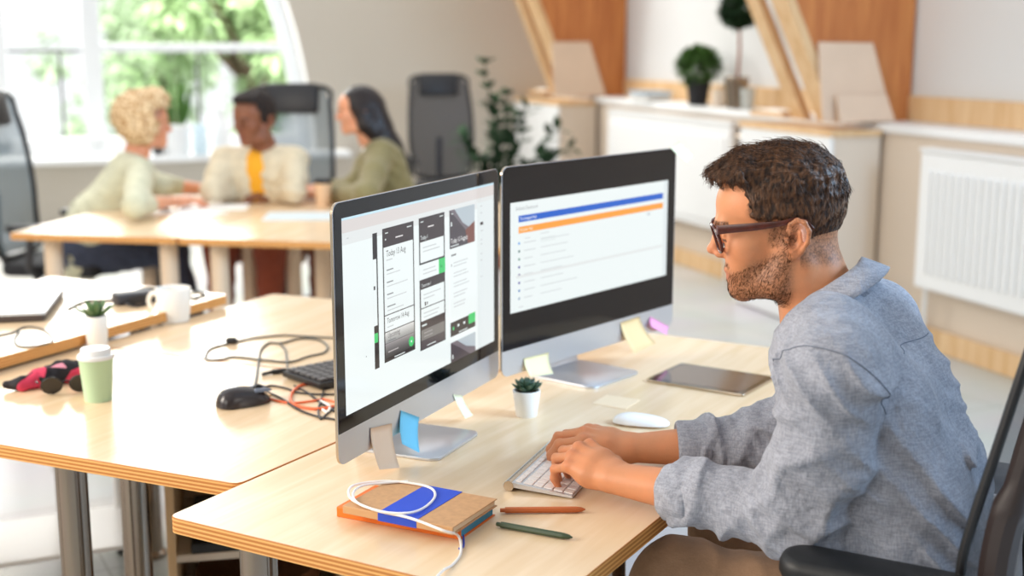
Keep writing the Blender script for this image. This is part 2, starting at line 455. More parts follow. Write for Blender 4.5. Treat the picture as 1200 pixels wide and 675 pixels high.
b.box((0, 0, 0), (2*HW-.1, .09, .12), .01, M=MF @ Matrix.Translation((AC, .2, ZS+.06)))
a1, zr = on_far(250, 56); a2, _ = on_far(335, 56)
b.box((0, 0, 0), (AC+HW-am-.22, .05, .065), .008, M=MF @ Matrix.Translation(((am+AC+HW)/2-.05, .2, zr)))
b.build('window_frame', M_['white'], w)
b = MB(); b.box((0, 0, 0), (2*HW+.5, .5, .05), .012, M=MF @ Matrix.Translation((AC, .08, ZS-.03)))
b.build('window_sill', M_['white'], w)
gl = glassy('window_glass', (.98, 1, .99), .05)
vs = [P3(AC, .2, ZS)] + [archpt(i, .09, .2) for i in range(N_+1)]
meshobj('window_pane', vs, [(0, i+1, i+2) for i in range(N_)], gl, w)
b = MB(); b.box((0, 0, 0), (9.2, .02, .1), .004, M=MF @ Matrix.Translation((-4.7, -.012, .051)))
tag(b.build('baseboard_back', M_['white']), kind='structure')
# balcony railing outside
r_ = empty('balcony_railing', Fw(AC, .9, 0), RZ, 'thin dark metal railing outside the arched window', 'railing')
b = MB(); b.tube([(-2.4, 0, 1.43), (2.4, 0, 1.43)], .012, 8); b.build('handrail', M_['dark'], r_, True)
for px in (-30, 72, 232):
    a_, _ = on_far(px, 100, .9); b = MB(); b.box((a_-AC, 0, .72), (.022, .022, 1.4), .003); b.build('post', M_['dark'], r_)

# right wall: low wall with ledge, upper wall set back, knee wall panels
b = MB()
b.box((0, 0, 0), (.16, 15, 3.7), 0, M=MR @ Matrix.Translation((.36, -1.2, 1.85)))
tag(b.build('wall_right', M_['wallw']), kind='structure')
b = MB()
b.box((0, 0, 0), (.27, 14.7, 1.04), 0, M=MR @ Matrix.Translation((.145, -1.65, .52)))
tag(b.build('wall_low', M_['cream']), kind='structure')
LZ = 1.08
b = MB()
b.box((0, 0, 0), (.30, 14.7, .045), .008, M=MR @ Matrix.Translation((.13, -1.65, LZ-.018)))
tag(b.build('trim_1', M_['white']), kind='structure')
b = MB()
b.box((0, 0, 0), (.03, 14.7, .13), .004, M=MR @ Matrix.Translation((.262, -1.65, LZ+.07)))
tag(b.build('trim_2', M_['pine_pale']), kind='structure')
b = MB(); b.box((0, 0, 0), (.02, 14.7, .11), .004, M=MR @ Matrix.Translation((-.012, -1.65, .055)))
tag(b.build('baseboard_right', M_['pine_pale']), kind='structure')
# left wall, open bays let the daylight in
b = MB()
for (t0, t1, z0, z1) in ((-9, 5.9, 0, .85), (-9, 5.9, 2.9, 3.7), (-9, -8, .85, 2.9), (-4.6, -3.8, .85, 2.9), (-.6, .4, .85, 2.9), (4.6, 5.9, .85, 2.9)):
    b.box((0, 0, 0), (.2, t1-t0, z1-z0), 0, M=MR @ Matrix.Translation((-8.9, (t0+t1)/2, (z0+z1)/2)))
tag(b.build('wall_left', M_['wall']), kind='structure')

# radiators on the low wall
def radiator(t0, t1, z0, z1, label, flutes=True):
    L_ = t1-t0; Hh = z1-z0
    r = empty('radiator', W((t0+t1)/2, 0, 0), RZ, label, 'radiator')
    b = MB(); b.box((-.065, 0, (z0+z1)/2), (.05, L_, Hh), .012); b.build('casing', M_['white'], r)
    b = MB()
    if flutes:
        n = int(L_/.05)
        for i in range(n-2):
            y = -L_/2+.06+(L_-.12)*(i+.5)/(n-2)
            b.box((-.094, y, (z0+z1)/2), (.016, .024, Hh-.16), .007)
    else: b.box((-.094, 0, (z0+z1)/2-.01), (.012, L_-.1, Hh-.12), .005)
    b.build('front_panel', M_['white'], r)
    b = MB(); b.box((-.055, 0, z1+.012), (.085, L_+.01, .02), .006); b.build('top_grille', M_['whitem'], r)
    for s in (-1, 1):
        b = MB(); b.box((-.02, s*(L_/2-.15), z0+.1), (.036, .04, .12), .004); b.build('bracket', M_['whitem'], r)
        b = MB(); b.tube([(-.06, s*(L_/2-.06), z0+.02), (-.06, s*(L_/2-.06), .0)], .011, 8); b.build('pipe', M_['white'], r, True)
    return r
t1, zt = on_right(1079, 178, .09); _, zb = on_right(1075, 337, .09)
radiator(t1-2.4, t1, zb, min(zt, 1.0), 'fluted white radiator on the low wall behind the man')
t2, _ = on_right(856, 150, .09)
t3, _ = on_right(712, 130, .09)
r = radiator(t2, t3, .32, .99, 'smooth flat white radiator between the two boxed-in cabinets', False)
b = MB(); b.tube([(-.06, -(t3-t2)/2-.02, .93), (-.06, -(t3-t2)/2-.1, .93), (-.06, -(t3-t2)/2-.12, .9), (-.06, -(t3-t2)/2-.12, .3)], .012, 8); b.build('valve_pipe', M_['steel'], r, True)
# window-parapet style moulding over the radiators
# boxed cabinets under the rafters
def cabinet(t0, L_, m, label):
    c = empty('cabinet', W(t0+L_/2, 0, 0), RZ, label, 'cabinet')
    b = MB(); b.box((-m/2-.008, 0, .51), (m-.020, L_-.01, 1.02), .003); b.build('body', M_['cream'], c)
    b = MB(); b.box((-m-.004, 0, .52), (.02, L_, 1.02), .003); b.build('front_panel', M_['white'], c)
    b = MB(); b.box((-m/2-.02, 0, 1.035), (m-.0, L_+.02, .03), .005); b.build('top', M_['pine_pale'], c)
    return c
cabinet(1.07, .9, .31, 'white fronted boxed cabinet under the knotty pine rafter nearest the man')
cabinet(4.7, .95, .33, 'white boxed cabinet in the far corner beside the tall potted plant')

# rafters: a knotty pine cheek with pale front edges leaning into the room
def rafter(tc, m0, lean, label):
    r = empty('rafter', W(tc, 0, LZ+.0), RZ, label, 'beam')
    zh = 2.3; z0 = .005
    def quadprism(prof, y0, y1, mt, name):
        vs = [(x, y, z) for y in (y0, y1) for x, z in prof]; n = len(prof)
        fs = [tuple(range(n))[::-1], tuple(range(n, 2*n))]+[(i, (i+1) % n, n+(i+1) % n, n+i) for i in range(n)]
        meshobj(name, vs, fs, mt, r)
    s = lean
    quadprism([(-m0, z0), (.26, z0), (.26, zh), (-m0-s*zh, zh)], 0, .055, M_['pine'], 'cheek_panel')
    quadprism([(-m0-.05, z0), (-m0-.0, z0), (-m0-s*zh, zh), (-m0-.05-s*zh, zh)], -.005, .15, M_['pine_pale'], 'front_post')
    quadprism([(-m0+.05, z0), (-m0+.09, z0), (-m0+.09-s*zh, zh), (-m0+.05-s*zh, zh)], .15, .27, M_['pine'], 'recessed_board')
    quadprism([(-m0-.05, z0), (-m0, z0), (-m0-s*zh, zh), (-m0-.05-s*zh, zh)], .27, .39, M_['pine_pale'], 'front_post')
    return r
rafter(1.22, .16, .5, 'leaning knotty pine rafter above the cabinet nearest the man')
rafter(4.78, .16, .42, 'leaning knotty pine rafter in the far corner above the potted plant')

def leanboard(pxs, tt, label, name='hardboard_panel', th=.012):
    """a sheet leaning on a rafter cheek, outline given in the photo and set on the plane t = tt"""
    P0 = W(tt, 0); o = Vector((0, 0, EYE)); pts = []
    for px, py in pxs:
        r = ray(px, py); t = (P0-o).dot(UY)/r.dot(UY); q = o+r*t; pts.append(q)
    zmin = min(p.z for p in pts); 
    pts = [p+Vector((0, 0, LZ+.012-zmin)) for p in pts]
    c = sum(pts, Vector())/len(pts); c.z = LZ+.012
    loc = [Matrix.Rotation(-RZ, 4, 'Z') @ (p-c) for p in pts]
    H = max(p.z for p in loc)
    vs = []; n = len(loc)
    for y in (0, th): vs += [(p.x, p.y+y+.05*(p.z/H)-.0, p.z) for p in loc]
    fs = [tuple(range(n)), tuple(range(n, 2*n))[::-1]]+[(i, n+i, n+(i+1) % n, (i+1) % n) for i in range(n)]
    o2 = meshobj(name, vs, fs, M_['board'], None); o2.location = c; o2.rotation_euler = (0, 0, RZ); tag(o2, label, 'board'); return o2
leanboard([(965, 140), (966, 46), (1030, 47), (1046, 137)], 1.15, 'tall beige board leaning on the pine rafter nearest the man')
leanboard([(985, 143), (987, 111), (1046, 111), (1049, 141)], 1.09, 'small low beige board standing in front of the taller leaning board')
leanboard([(650, 106), (650, 42), (694, 42), (710, 105)], 4.71, 'tall beige board leaning on the pine rafter in the far corner')
# loose boards and folded papers on the cabinet tops
b = MB(); b.box((0, 0, .0135), (.24, .62, .025), .003, mi=0, rz=.12); b.box((.03, .02, .033), (.16, .5, .012), .002, mi=1, rz=-.05)
o = b.build('folded_drawing', [M_['pine_pale'], M_['paper']]); o.location = W(1.42, .235, 1.071); o.rotation_euler = (0, 0, RZ+.3)
o.location = W(1.80, .20, 1.086); o.rotation_euler = (0, 0, RZ); o.scale = (.55, .45, 1)
tag(o, 'pale board with a white folded sheet lying on the cabinet under the rafter', 'board')
o = copy_tree(o); o.location = W(5.38, .2, 1.086); o['label'] = 'white sheets on a board on the far corner cabinet'

# wall behind the photographer and the ceiling above the near half of the room
b = MB(); b.box((0, 0, 0), (9.3, .2, 3.7), 0, M=MR @ Matrix.Translation((-4.3, -8.4, 1.85))); tag(b.build('wall_front', M_['wall']), kind='structure')
b = MB(); b.box((0, 0, 0), (9.4, 7.2, .12), 0, M=MR @ Matrix.Translation((-4.3, -4.9, 3.76))); tag(b.build('ceiling', M_['wallw']), kind='structure')
# ------------------------------------------------------------------ desks
def desk(name, poly, z, label, legs, th=.027, legr=.031, legm=None, cat='desk', group=None, r=.02):
    c = sum((Vector(p) for p in poly), Vector((0, 0)))/len(poly)
    d = (Vector(poly[0])-Vector(poly[1])); rz = math.atan2(d.y, d.x)
    t = empty(name, (c.x, c.y, 0), rz, label, cat, group)
    R = Matrix.Rotation(-rz, 2)
    P = [R @ (Vector(p)-c) for p in poly]
    ar = sum(P[i].x*P[(i+1) % len(P)].y-P[(i+1) % len(P)].x*P[i].y for i in range(len(P)))
    if ar < 0: P = P[::-1]
    out = roundpoly([tuple(p) for p in P], r)
    b = MB(); b.prism(out, z-th, z, 0, 1, bev=.0015)
    b.build('tabletop', [M_['birch'], M_['ply']], t)
    for lp in legs:
        q = R @ (Vector(lp)-c)
        b = MB(); b.lathe([(legr+.01, 0), (legr+.01, .012), (legr, .02), (legr, z-th-.008), (legr+.012, z-th-.006), (legr+.012, z-th)], 28, M=Matrix.Translation((q.x, q.y, 0)))
        b.build('leg', legm or M_['steel'], t, True)
    return t, R, c
A30 = Vector((math.sin(math.radians(119.5)), math.cos(math.radians(119.5))))   # across the near desk
B30 = Vector((math.sin(math.radians(29.5)), math.cos(math.radians(29.5))))     # along it
D0 = at(196, 605, T).to_2d()
Wn = (at(770, 609, T).to_2d()-D0).dot(A30)
near = [D0, D0+A30*Wn, D0+A30*Wn+B30*1.6, D0+B30*1.6]
desk('desk', [near[1], near[0], near[3], near[2]], T, 'birch plywood desk the man in glasses is working at', [(-.42, 2.0), (.05, 1.78), (.16, 2.02), (.72, 2.86), (.22, 3.16)])
# beams under the near desk
DA = at(0, 521, T).to_2d(); DJ = at(264, 565, T).to_2d(); dA = (DJ-DA).normalized(); dB = Vector((-dA.y, dA.x))
# right ends are trimmed along the near desk's long side
nl0 = D0-A30*.004
def hit(p, d):
    """where the line p + s d meets the near desk's left side"""
    s = ((nl0-p).dot(A30))/d.dot(A30); return p+d*s
sm = at(130, 408, T).to_2d(); S1 = hit(sm, dA)
J = hit(DA, dA)
fl = [J, J-dA*1.6, S1-dA*1.6-dB*0, S1]
fl[2] = fl[1]+dB*((S1-J).dot(dB))
desk('desk', [fl[0], fl[1], fl[2], fl[3]], T, 'empty front desk carrying the green paper cup and black mouse', [(-.88, 2.44), (-.485, 2.30), (-.83, 2.68), (-1.62, 2.80)])
# laptop table: right side runs from px (0,418) to (266,345)
l0 = at(0, 418, TL).to_2d(); l1 = at(266, 345, TL).to_2d(); lB = (l1-l0).normalized(); lA = Vector((-lB.y, lB.x))
l1 = at(268, 345, TL).to_2d(); l2 = at(70, 322, TL).to_2d(); l2 = l1+lA*((l2-l1).dot(lA))
ls = l1-lB*1.6
desk('desk', [ls, l1, l2, l2-lB*1.6], TL, 'slightly higher desk at the left with the closed laptop on it', [tuple(l1-lB*.15+lA*.2), tuple(ls+lA*.25+lB*.1), tuple(l2-lA*.12-lB*.12)])
# mug table behind the seam
g = .006
m0 = S1+dB*g; far = at(287, 341, T).to_2d()
wd = (far-m0).dot(dB)
def hitl(p, d):
    pl = l0-lA*.004; s = ((pl-p).dot(lA))/d.dot(lA); return p+d*s
m3 = hit(m0+dB*wd, dA); m1 = hitl(m0, -dA); m2 = hitl(m0+dB*wd, -dA)
desk('desk', [m0, m1, m2, m3], T, 'desk behind the monitors with the white mug and tangled cables', [(-1.0, 3.22), (-.33, 3.02), (-.80, 3.66), (-.3, 3.55)])
# meeting table at the back (two tops pushed together, two deep)
b0 = at(10, 273, T).to_2d(); b1 = at(385, 284, T).to_2d(); bA = (b1-b0).normalized(); bB = Vector((-bA.y, bA.x))
q0 = at(203, 280, T).to_2d(); L1 = (q0-b0).dot(bA)
for i, (a0, a1, lb) in enumerate(((0, L1-.003, 'left half of the meeting table, nearest the curly blonde person'), (L1+.003, L1+1.5, 'right half of the meeting table under the paper coffee cup'))):
    p = [b0+bA*a1, b0+bA*a0, b0+bA*a0+bB*1.35, b0+bA*a1+bB*1.35]
    lg = [tuple(b0+bA*(a0+.12)+bB*.12), tuple(b0+bA*(a1-.09)+bB*.12), tuple(b0+bA*(a0+.12)+bB*.95), tuple(b0+bA*(a1-.09)+bB*.95)]
    if i == 1: lg.append(tuple(b0+bA*(a0+.42)+bB*.5)); lg.append(tuple(b0+bA*(a0+.62)+bB*.3))
    desk('meeting_table', p, T, lb, lg, legr=.036, legm=M_['legw'], cat='table')

# open shelf cabinet under the front desks
c = empty('shelf_cabinet', (-.64, 3.06, 0), math.radians(12), 'open birch shelf cabinet on castors under the desks', 'cabinet')
for x, nm in ((-.2, 'side_panel'), (.2, 'side_panel')):
    b = MB(); b.box((x, 0, .33), (.02, .42, .56), .002); b.build(nm, M_['pine_pale'], c)
for z in (.06, .30, .52):
    b = MB(); b.box((0, 0, z), (.38, .42, .018), .002); b.build('shelf', M_['cream'], c)
b = MB(); b.box((0, .2, .3), (.38, .012, .5), .002); b.build('back_panel', M_['board'], c)
for x in (-.16, .16):
    for y in (-.17, .17):
        b = MB(); b.lathe([(.022, -.01), (.025, -.006), (.025, .006), (.022, .01)], 14, M=Matrix.Translation((x, y, .026)) @ Matrix.Rotation(PI/2, 4, 'Y')); b.box((x, y, .045), (.02, .03, .012)); b.build('castor', M_['dark'], c, True)
o = MB().lathe([(.01, 0), (.13, 0), (.15, .03), (.155, .12), (.15, .13), (.145, .12), (.12, .02), (.01, .02)], 28).build('basket', mat('brown_basket', (128, 84, 54), .8, bump=1, bscale=90), None, True); o.location = (-.64, 3.04, .07)
tag(o, 'round brown basket on the lowest shelf of the cabinet under the desks', 'basket')
o = MB().box((0, 0, .012), (.30, .34, .024), .004).build('document_folder', M_['black']); o.location = (-.64, 3.02, .31); o.rotation_euler = (0, 0, .22); tag(o, 'flat black folder on the middle shelf of the cabinet under the desks', 'folder')
# white steel trolley frame with castors
c = empty('trolley', (-1.28, 3.36, 0), math.radians(24), 'white steel trolley with castors standing under the far desks', 'trolley')
for x in (-.2, .2):
    for y in (-.15, .15):
        b = MB(); b.tube([(x, y, .06), (x, y, .62)], .012, 8); b.build('upright', M_['white'], c, True)
        b = MB(); b.lathe([(.024, -.01), (.027, 0), (.024, .01)], 14, M=Matrix.Translation((x, y, .027)) @ Matrix.Rotation(PI/2, 4, 'Y')); b.build('castor', M_['dark'], c, True)
for z in (.14, .6):
    b = MB(); b.box((0, 0, z), (.43, .33, .014), .003); b.build('shelf', M_['white'], c)
# ------------------------------------------------------------------ all-in-one computers
def emi(c, s=1.0):
    key = 'ui_%d_%d_%d' % tuple(c)
    if key not in M_:
        M_[key] = mat(key, (8, 8, 9), .12, emit=c, estr=s)
    return M_[key]
def textmesh(body, size, font_align='LEFT'):
    cu = bpy.data.curves.new('txt', 'FONT'); cu.body = body; cu.size = size; cu.align_x = font_align; cu.resolution_u = 2
    o = bpy.data.objects.new('txt', cu); COL.objects.link(o)
    bpy.context.view_layer.update()
    me = bpy.data.meshes.new_from_object(o.evaluated_get(bpy.context.evaluated_depsgraph_get()))
    vs = [v.co.copy() for v in me.vertices]; fs = [tuple(p.vertices) for p in me.polygons]
    bpy.data.objects.remove(o); bpy.data.curves.remove(cu); bpy.data.meshes.remove(me)
    return vs, fs
class UI:
    """flat picture on a screen: u to the right, v down, both 0..1"""
    def __init__(s, x0, z1, w, h, y): s.b = MB(); s.x0 = x0; s.z1 = z1; s.w = w; s.h = h; s.y = y; s.mats = []; s.n = 0
    def mi(s, c):
        m = emi(c)
        if m not in s.mats: s.mats.append(m)
        return s.mats.index(m)
    def P(s, u, v, lay): return Vector((s.x0+u*s.w, s.y-lay*.00006, s.z1-v*s.h))
    def rect(s, u0, v0, u1, v1, c, lay=None):
        s.n += 1; lay = s.n*.25+1 if lay is None else lay
        s.b.add([s.P(u0, v1, lay), s.P(u1, v1, lay), s.P(u1, v0, lay), s.P(u0, v0, lay)], [(0, 1, 2, 3)], s.mi(c)); return s
    def poly(s, pts, c):
        s.n += 1; s.b.add([s.P(u, v, s.n*.25+1) for u, v in pts], [tuple(range(len(pts)))], s.mi(c)); return s
    def text(s, u, v, t, hgt, c, stretch=1):
        vs, fs = textmesh(t, hgt); s.n += 1; base = s.P(u, v, s.n*.25+1)
        s.b.add([base+Vector((p.x*stretch, 0, p.y)) for p in vs], fs, s.mi(c)); return s
    def dashes(s, u, v, w, c, n=2, hh=.006, dv=.02):
        rnd = random.Random(int(u*991+v*577))
        for i in range(n): s.rect(u, v+i*dv, u+w*(.55+.45*rnd.random()), v+i*dv+hh, c)

WHT = (232, 240, 240); GRY = (196, 200, 202); LG = (214, 222, 222); DK = (58, 48, 52); DK2 = (40, 34, 38); GREEN = (64, 200, 110); MID = (120, 122, 124)
def near_ui(ui):
    ui.rect(0, 0, 1, 1, WHT); ui.rect(0, 0, 1, .075, (214, 208, 206)); ui.rect(0, .075, 1, .135, (222, 226, 226)); ui.rect(0, 0, 1, .012, (196, 226, 240))
    ui.rect(.865, .1, 1, 1, (224, 232, 233))
    # cut-off phone sliver
    ui.rect(.165, .115, .192, .83, DK2); ui.rect(.165, .25, .185, .46, WHT); ui.rect(.165, .46, .185, .60, WHT); ui.rect(.167, .39, .176, .41, DK2); ui.rect(.165, .64, .186, .69, GREEN)
    # phone one
    ui.rect(.222, .105, .414, .82, DK2); ui.rect(.226, .11, .410, .205, DK); ui.rect(.228, .205, .408, .565, WHT); ui.rect(.228, .57, .408, .655, WHT)
    for i in range(6): ui.rect(.228, .66+i*.0095, .408, .6705+i*.0095, tuple(int(x*(1-i*.055)) for x in (216, 216, 214)))
    for i in range(9): ui.rect(.228, .72+i*.0085, .408, .7295+i*.0085, tuple(int(x*(1-i*.07)) for x in (150, 146, 146)))
    ui.text(.243, .256, 'Today 13 Aug', .0155, DK, .8); ui.dashes(.243, .272, .06, GRY, 1)
    ui.rect(.30, .163, .345, .17, (226, 222, 222)); ui.rect(.238, .128, .255, .134, LG); ui.rect(.37, .125, .400, .131, LG); ui.rect(.236, .16, .243, .168, LG)
    for v in (.325, .39, .455, .52): ui.dashes(.243, v, .06, MID, 1); ui.dashes(.243, v+.022, .13, GRY, 1, .005)
    ui.text(.240, .612, 'Tomorrow 14 Aug', .0135, DK, .78); ui.dashes(.24, .63, .06, GRY, 1)
    ui.text(.243, .692, 'Upcoming', .0135, (90, 84, 86), .8); ui.dashes(.243, .705, .05, MID, 1); ui.dashes(.243, .765, .08, (186, 180, 180), 1)
    ui.poly([(.388+.017*math.cos(a*PI/8), .765+.028*math.sin(a*PI/8)) for a in range(16)], GREEN); ui.rect(.384, .76, .392, .77, WHT)
    ui.rect(.28, .806, .345, .811, WHT)
    # phone two
    ui.rect(.446, .10, .620, .845, DK2); ui.rect(.45, .105, .617, .235, DK); ui.rect(.453, .235, .613, .35, WHT); ui.rect(.446, .36, .622, .445, WHT)
    ui.rect(.577, .36, .622, .445, GREEN); ui.rect(.45, .447, .617, .50, DK); ui.rect(.453, .50, .613, .605, WHT); ui.rect(.453, .61, .613, .68, WHT)
    ui.rect(.45, .68, .617, .73, DK); ui.rect(.453, .73, .613, .79, (122, 118, 116)); ui.rect(.453, .79, .613, .84, (78, 70, 74))
    ui.rect(.505, .155, .545, .162, (226, 222, 222)); ui.text(.456, .222, 'Today 1', .011, WHT, .8); ui.rect(.457, .12, .475, .126, LG); ui.rect(.585, .115, .61, .121, LG)
    for v in (.265, .39, .53, .635): ui.dashes(.47, v, .12, GRY, 2, .006, .022)
    ui.rect(.478, .575, .486, .597, DK); ui.rect(.492, .578, .498, .593, DK); ui.text(.457, .488, 'Tomorrow 1', .009, WHT, .8); ui.rect(.457, .70, .49, .71, LG)
    ui.dashes(.47, .748, .1, (160, 156, 154), 2, .006, .02); ui.rect(.49, .825, .55, .83, WHT); ui.text(.588, .412, 'Edit', .007, (30, 90, 50), .8)
    # phone three
    ui.rect(.654, .10, .842, .325, (112, 104, 112)); ui.poly([(.654, .10), (.654, .325), (.842, .325), (.77, .235), (.70, .15)], (70, 62, 70)); ui.poly([(.842, .10), (.842, .26), (.75, .19), (.69, .10)], (178, 190, 198)); ui.poly([(.842, .20), (.842, .325), (.79, .325), (.77, .24)], (120, 70, 60))
    ui.rect(.654, .325, .842, .76, WHT); ui.text(.662, .295, 'Today 13 August', .0135, (244, 244, 244), .8); ui.rect(.662, .308, .72, .314, LG); ui.rect(.663, .17, .672, .195, LG); ui.rect(.668, .12, .68, .126, LG)
    ui.rect(.664, .36, .70, .37, MID); ui.rect(.664, .415, .668, .43, DK)
    for v in (.41, .47, .53, .59, .65): ui.dashes(.68, v, .13, GRY, 2, .006, .02)
    ui.rect(.654, .76, .842, .845, DK2); ui.rect(.79, .755, .842, .815, GREEN); ui.rect(.67, .79, .68, .81, GREEN); ui.rect(.705, .785, .718, .80, WHT); ui.rect(.75, .785, .762, .80, WHT); ui.rect(.715, .832, .78, .837, WHT)
    ui.rect(.654, .88, .842, 1.0, (112, 104, 112)); ui.poly([(.654, .88), (.654, 1.0), (.80, 1.0), (.72, .93)], (70, 62, 70)); ui.poly([(.842, .88), (.842, .97), (.77, .94), (.70, .88)], (178, 190, 198)); ui.rect(.664, .955, .672, .98, LG)
    # side bar
    for v, s_ in ((.12, 0), (.16, 0), (.22, 1), (.27, 1), (.325, 0), (.35, 0), (.41, 0), (.45, 0), (.55, 0)):
        ui.rect(.885, v, .885+(.022 if s_ else .014), v+(.018 if v == .22 else .006), DK if v == .22 else GRY); 
    ui.rect(.11, .735, .114, .741, MID); ui.rect(.02, .10, .03, .106, GRY)
def far_ui(ui):
    ui.rect(0, 0, 1, 1, WHT); ui.rect(.97, 0, 1, 1, (222, 230, 232))
    ui.text(.03, .075, 'Defaults Dashboard', .0105, (150, 154, 158), .85)
    ui.rect(.045, .125, .965, .185, (28, 96, 200)); ui.text(.052, .168, 'The Integral Hub', .0095, (240, 244, 250), .85)
    ui.rect(.045, .225, .965, .285, (246, 160, 66)); ui.text(.052, .268, 'Projects Hub', .0095, (252, 240, 220), .85)
    ui.dashes(.08, .335, .03, GRY, 1); ui.dashes(.17, .315, .05, GRY, 1); ui.dashes(.17, .36, .1, LG, 2, .007, .03)
    for i in range(8):
        v = .375+i*.072
        ui.poly([(.048+.006*math.cos(a*PI/5), v+.013*math.sin(a*PI/5)) for a in range(10)], [(120, 170, 226), (96, 130, 130), (110, 150, 140), (100, 100, 160), (110, 100, 150), (110, 110, 170), (100, 140, 190), (150, 170, 190)][i])
        ui.dashes(.075, v-.004, .07, (204, 210, 212), 1, .009); ui.dashes(.17, v-.006, .22, (208, 214, 216), 1, .009)
    ui.rect(.03, .665, .965, .69, (222, 226, 226)); ui.rect(.85, .305, .872, .33, (198, 206, 212)); ui.rect(.045, .955, .07, .962, GRY)

def imac(x, y, az, zb, h, ui_fn, uirect, label):
    Wd = .65
    rz = PI/2-az
    t = empty('desktop_computer', (x, y, T), rz, label, 'computer')
    z0 = zb-T
    # housing: thin rim swelling to the back
    out = rrect(Wd, h, .019, 7, 0, z0+h/2); n = len(out)
    vs = []; fs = []
    levels = [(0, 0), (.0045, 0), (.006, .0015), (.012, .03), (.022, .075), (.034, .13), (.043, .19), (.046, .215)]
    for yy, ins in levels:
        sx = (Wd-2*ins)/Wd; sz = (h-2*ins*.95)/h
        vs += [(px*sx, yy, z0+h/2+(pz-z0-h/2)*sz) for px, pz in out]
    for k in range(len(levels)-1):
        for i in range(n): fs.append((k*n+i, (k)*n+(i+1) % n, (k+1)*n+(i+1) % n, (k+1)*n+i))
    fs.append(tuple(range(n))[::-1]); fs.append(tuple(range((len(levels)-1)*n, len(levels)*n)))
    meshobj('housing', vs, fs, [M_['alu'], M_['alud']], t, True, [1 if 0 <= i//n < 2 and i < (len(levels)-1)*n else 0 for i in range(len(fs))], angle=30)
    # black glass above the chin
    chin = .055
    o2 = [p for p in rrect(Wd-.004, h-.002, .018, 7, 0, z0+h/2)]
    zc = z0+chin; top = [p for p in o2 if p[1] > z0+h/2]
    gv = [(p[0], -.0006, p[1]) for p in top]+[(-(Wd-.004)/2, -.0006, zc), ((Wd-.004)/2, -.0006, zc)]
    meshobj('screen_glass', gv, [tuple(range(len(gv)))[::-1]], M_['screenblk'], t)
    ax0 = -.299; aw = .598; az1 = z0+h-.027; ah = .330
    ui = UI(ax0+uirect[0]*aw, az1-uirect[1]*ah, aw*(uirect[2]-uirect[0]), ah*(uirect[3]-uirect[1]), -.0009)
    ui_fn(ui); ui.b.build('screen_picture', ui.mats, t)
    # stand: bent aluminium plate
    b = MB(); b.prism(rrect(.19, .19, .022, 5, 0, .0), 0, .0055, bev=.0012, M=Matrix.Translation((0, .03, 0))); 
    b.build('stand_foot', M_['alu'], t, True)
    b = MB(); pts = [(.118, .006), (.1245, .016), (.118, .05), (.082, .15), (.058, .2), (.05, .21), (.045, .2), (.072, .145), (.106, .048), (.112, .016), (.108, .006)]
    vs = [(sx, yy, zz) for sx in (-.085, .085) for yy, zz in pts]; k = len(pts)
    b.add(vs, [tuple(range(k)), tuple(range(k, 2*k))[::-1]]+[(i, k+i, k+(i+1) % k, (i+1) % k) for i in range(k)]); b.build('stand_neck', M_['alu'], t)
    return t, Matrix.Translation((x, y, T)) @ Matrix.Rotation(rz, 4, 'Z')
NEAR_AZ = math.radians(23.4); FAR_AZ = math.radians(39.5)
mon1, X1 = imac(-.157, 2.321, NEAR_AZ, .794, .438, near_ui, (0, 0, 1, 1), 'nearer silver desktop computer showing phone app designs on its screen')
mon2, X2 = imac(.186, 2.815, FAR_AZ, .803, .436, far_ui, (.0, .145, .985, .84), 'farther silver desktop computer with blue and orange bars on its screen')
def on_mon(X, px, py, off=0.0):
    """where the ray through a pixel meets the screen plane, in the computer's own axes"""
    Xi = X.inverted(); o = Xi @ Vector((0, 0, EYE)); r = Xi.to_3x3() @ ray(px, py); t = (-off-o.y)/r.y; return o+r*t

def sticky(X, pxs, col, label, off=.0012, curl=.012, group=None, name='sticky_note', tipoff=None):
    """paper note hanging on a computer; pxs = four corners from the stuck edge: a, b, then c, d"""
    P = [on_mon(X, *p, off) for p in pxs]; a, b, c, d = P
    n = 6; vs = []; fs = []
    for lay in (0, 1):
        for i in range(n+1):
            t = i/n
            for j in range(n+1):
                s = j/n; p = (a*(1-s)+b*s)*(1-t)+(d*(1-s)+c*s)*t
                vs.append(p+Vector((0, -curl*t*t-.0004*lay, 0)))
    m = (n+1)**2
    for i in range(n):
        for j in range(n):
            q = (i*(n+1)+j, i*(n+1)+j+1, (i+1)*(n+1)+j+1, (i+1)*(n+1)+j); fs.append(q); fs.append(tuple(m+k for k in q[::-1]))
    rim = [i for i in range(n)]+[n+(n+1)*i for i in range(n)]+[m-1-i for i in range(n)]+[(n+1)*(n-i) for i in range(n)]
    for i in range(len(rim)): x, y = rim[i], rim[(i+1) % len(rim)]; fs.append((x, y, m+y, m+x))
    cen = sum(P, Vector())/4; vs = [v-cen for v in vs]
    mt = mat('note_'+str(len(bpy.data.materials)), col, .8)
    o = meshobj(name, vs, fs, mt, None, True); o.matrix_world = X @ Matrix.Translation(cen); tag(o, label, 'sticky note', group); return o
sticky(X1, [(434, 502), (459, 496), (459, 547), (435, 549)], (232, 205, 178), 'cream sticky note hanging from the lower left edge of the nearer computer', curl=.016)
sticky(X1, [(470, 481), (491, 489), (484, 530), (463, 519)], (120, 205, 238), 'bright blue sticky note on the chin of the nearer computer', curl=.014)
sticky(X1, [(531, 462), (541, 463), (549, 486), (540, 490), ][:4], (238, 238, 204), 'small pale yellow sticky note by the blue one on the nearer computer', curl=.01)
sticky(X2, [(727, 378), (749, 371), (756, 400), (731, 412)], (240, 206, 152), 'peach sticky note hanging from the chin of the farther computer', curl=.03)
sticky(X2, [(762, 371), (784, 383), (777, 392), (758, 382)], (240, 160, 200), 'pink sticky note at the lower right corner of the farther computer', curl=.012)
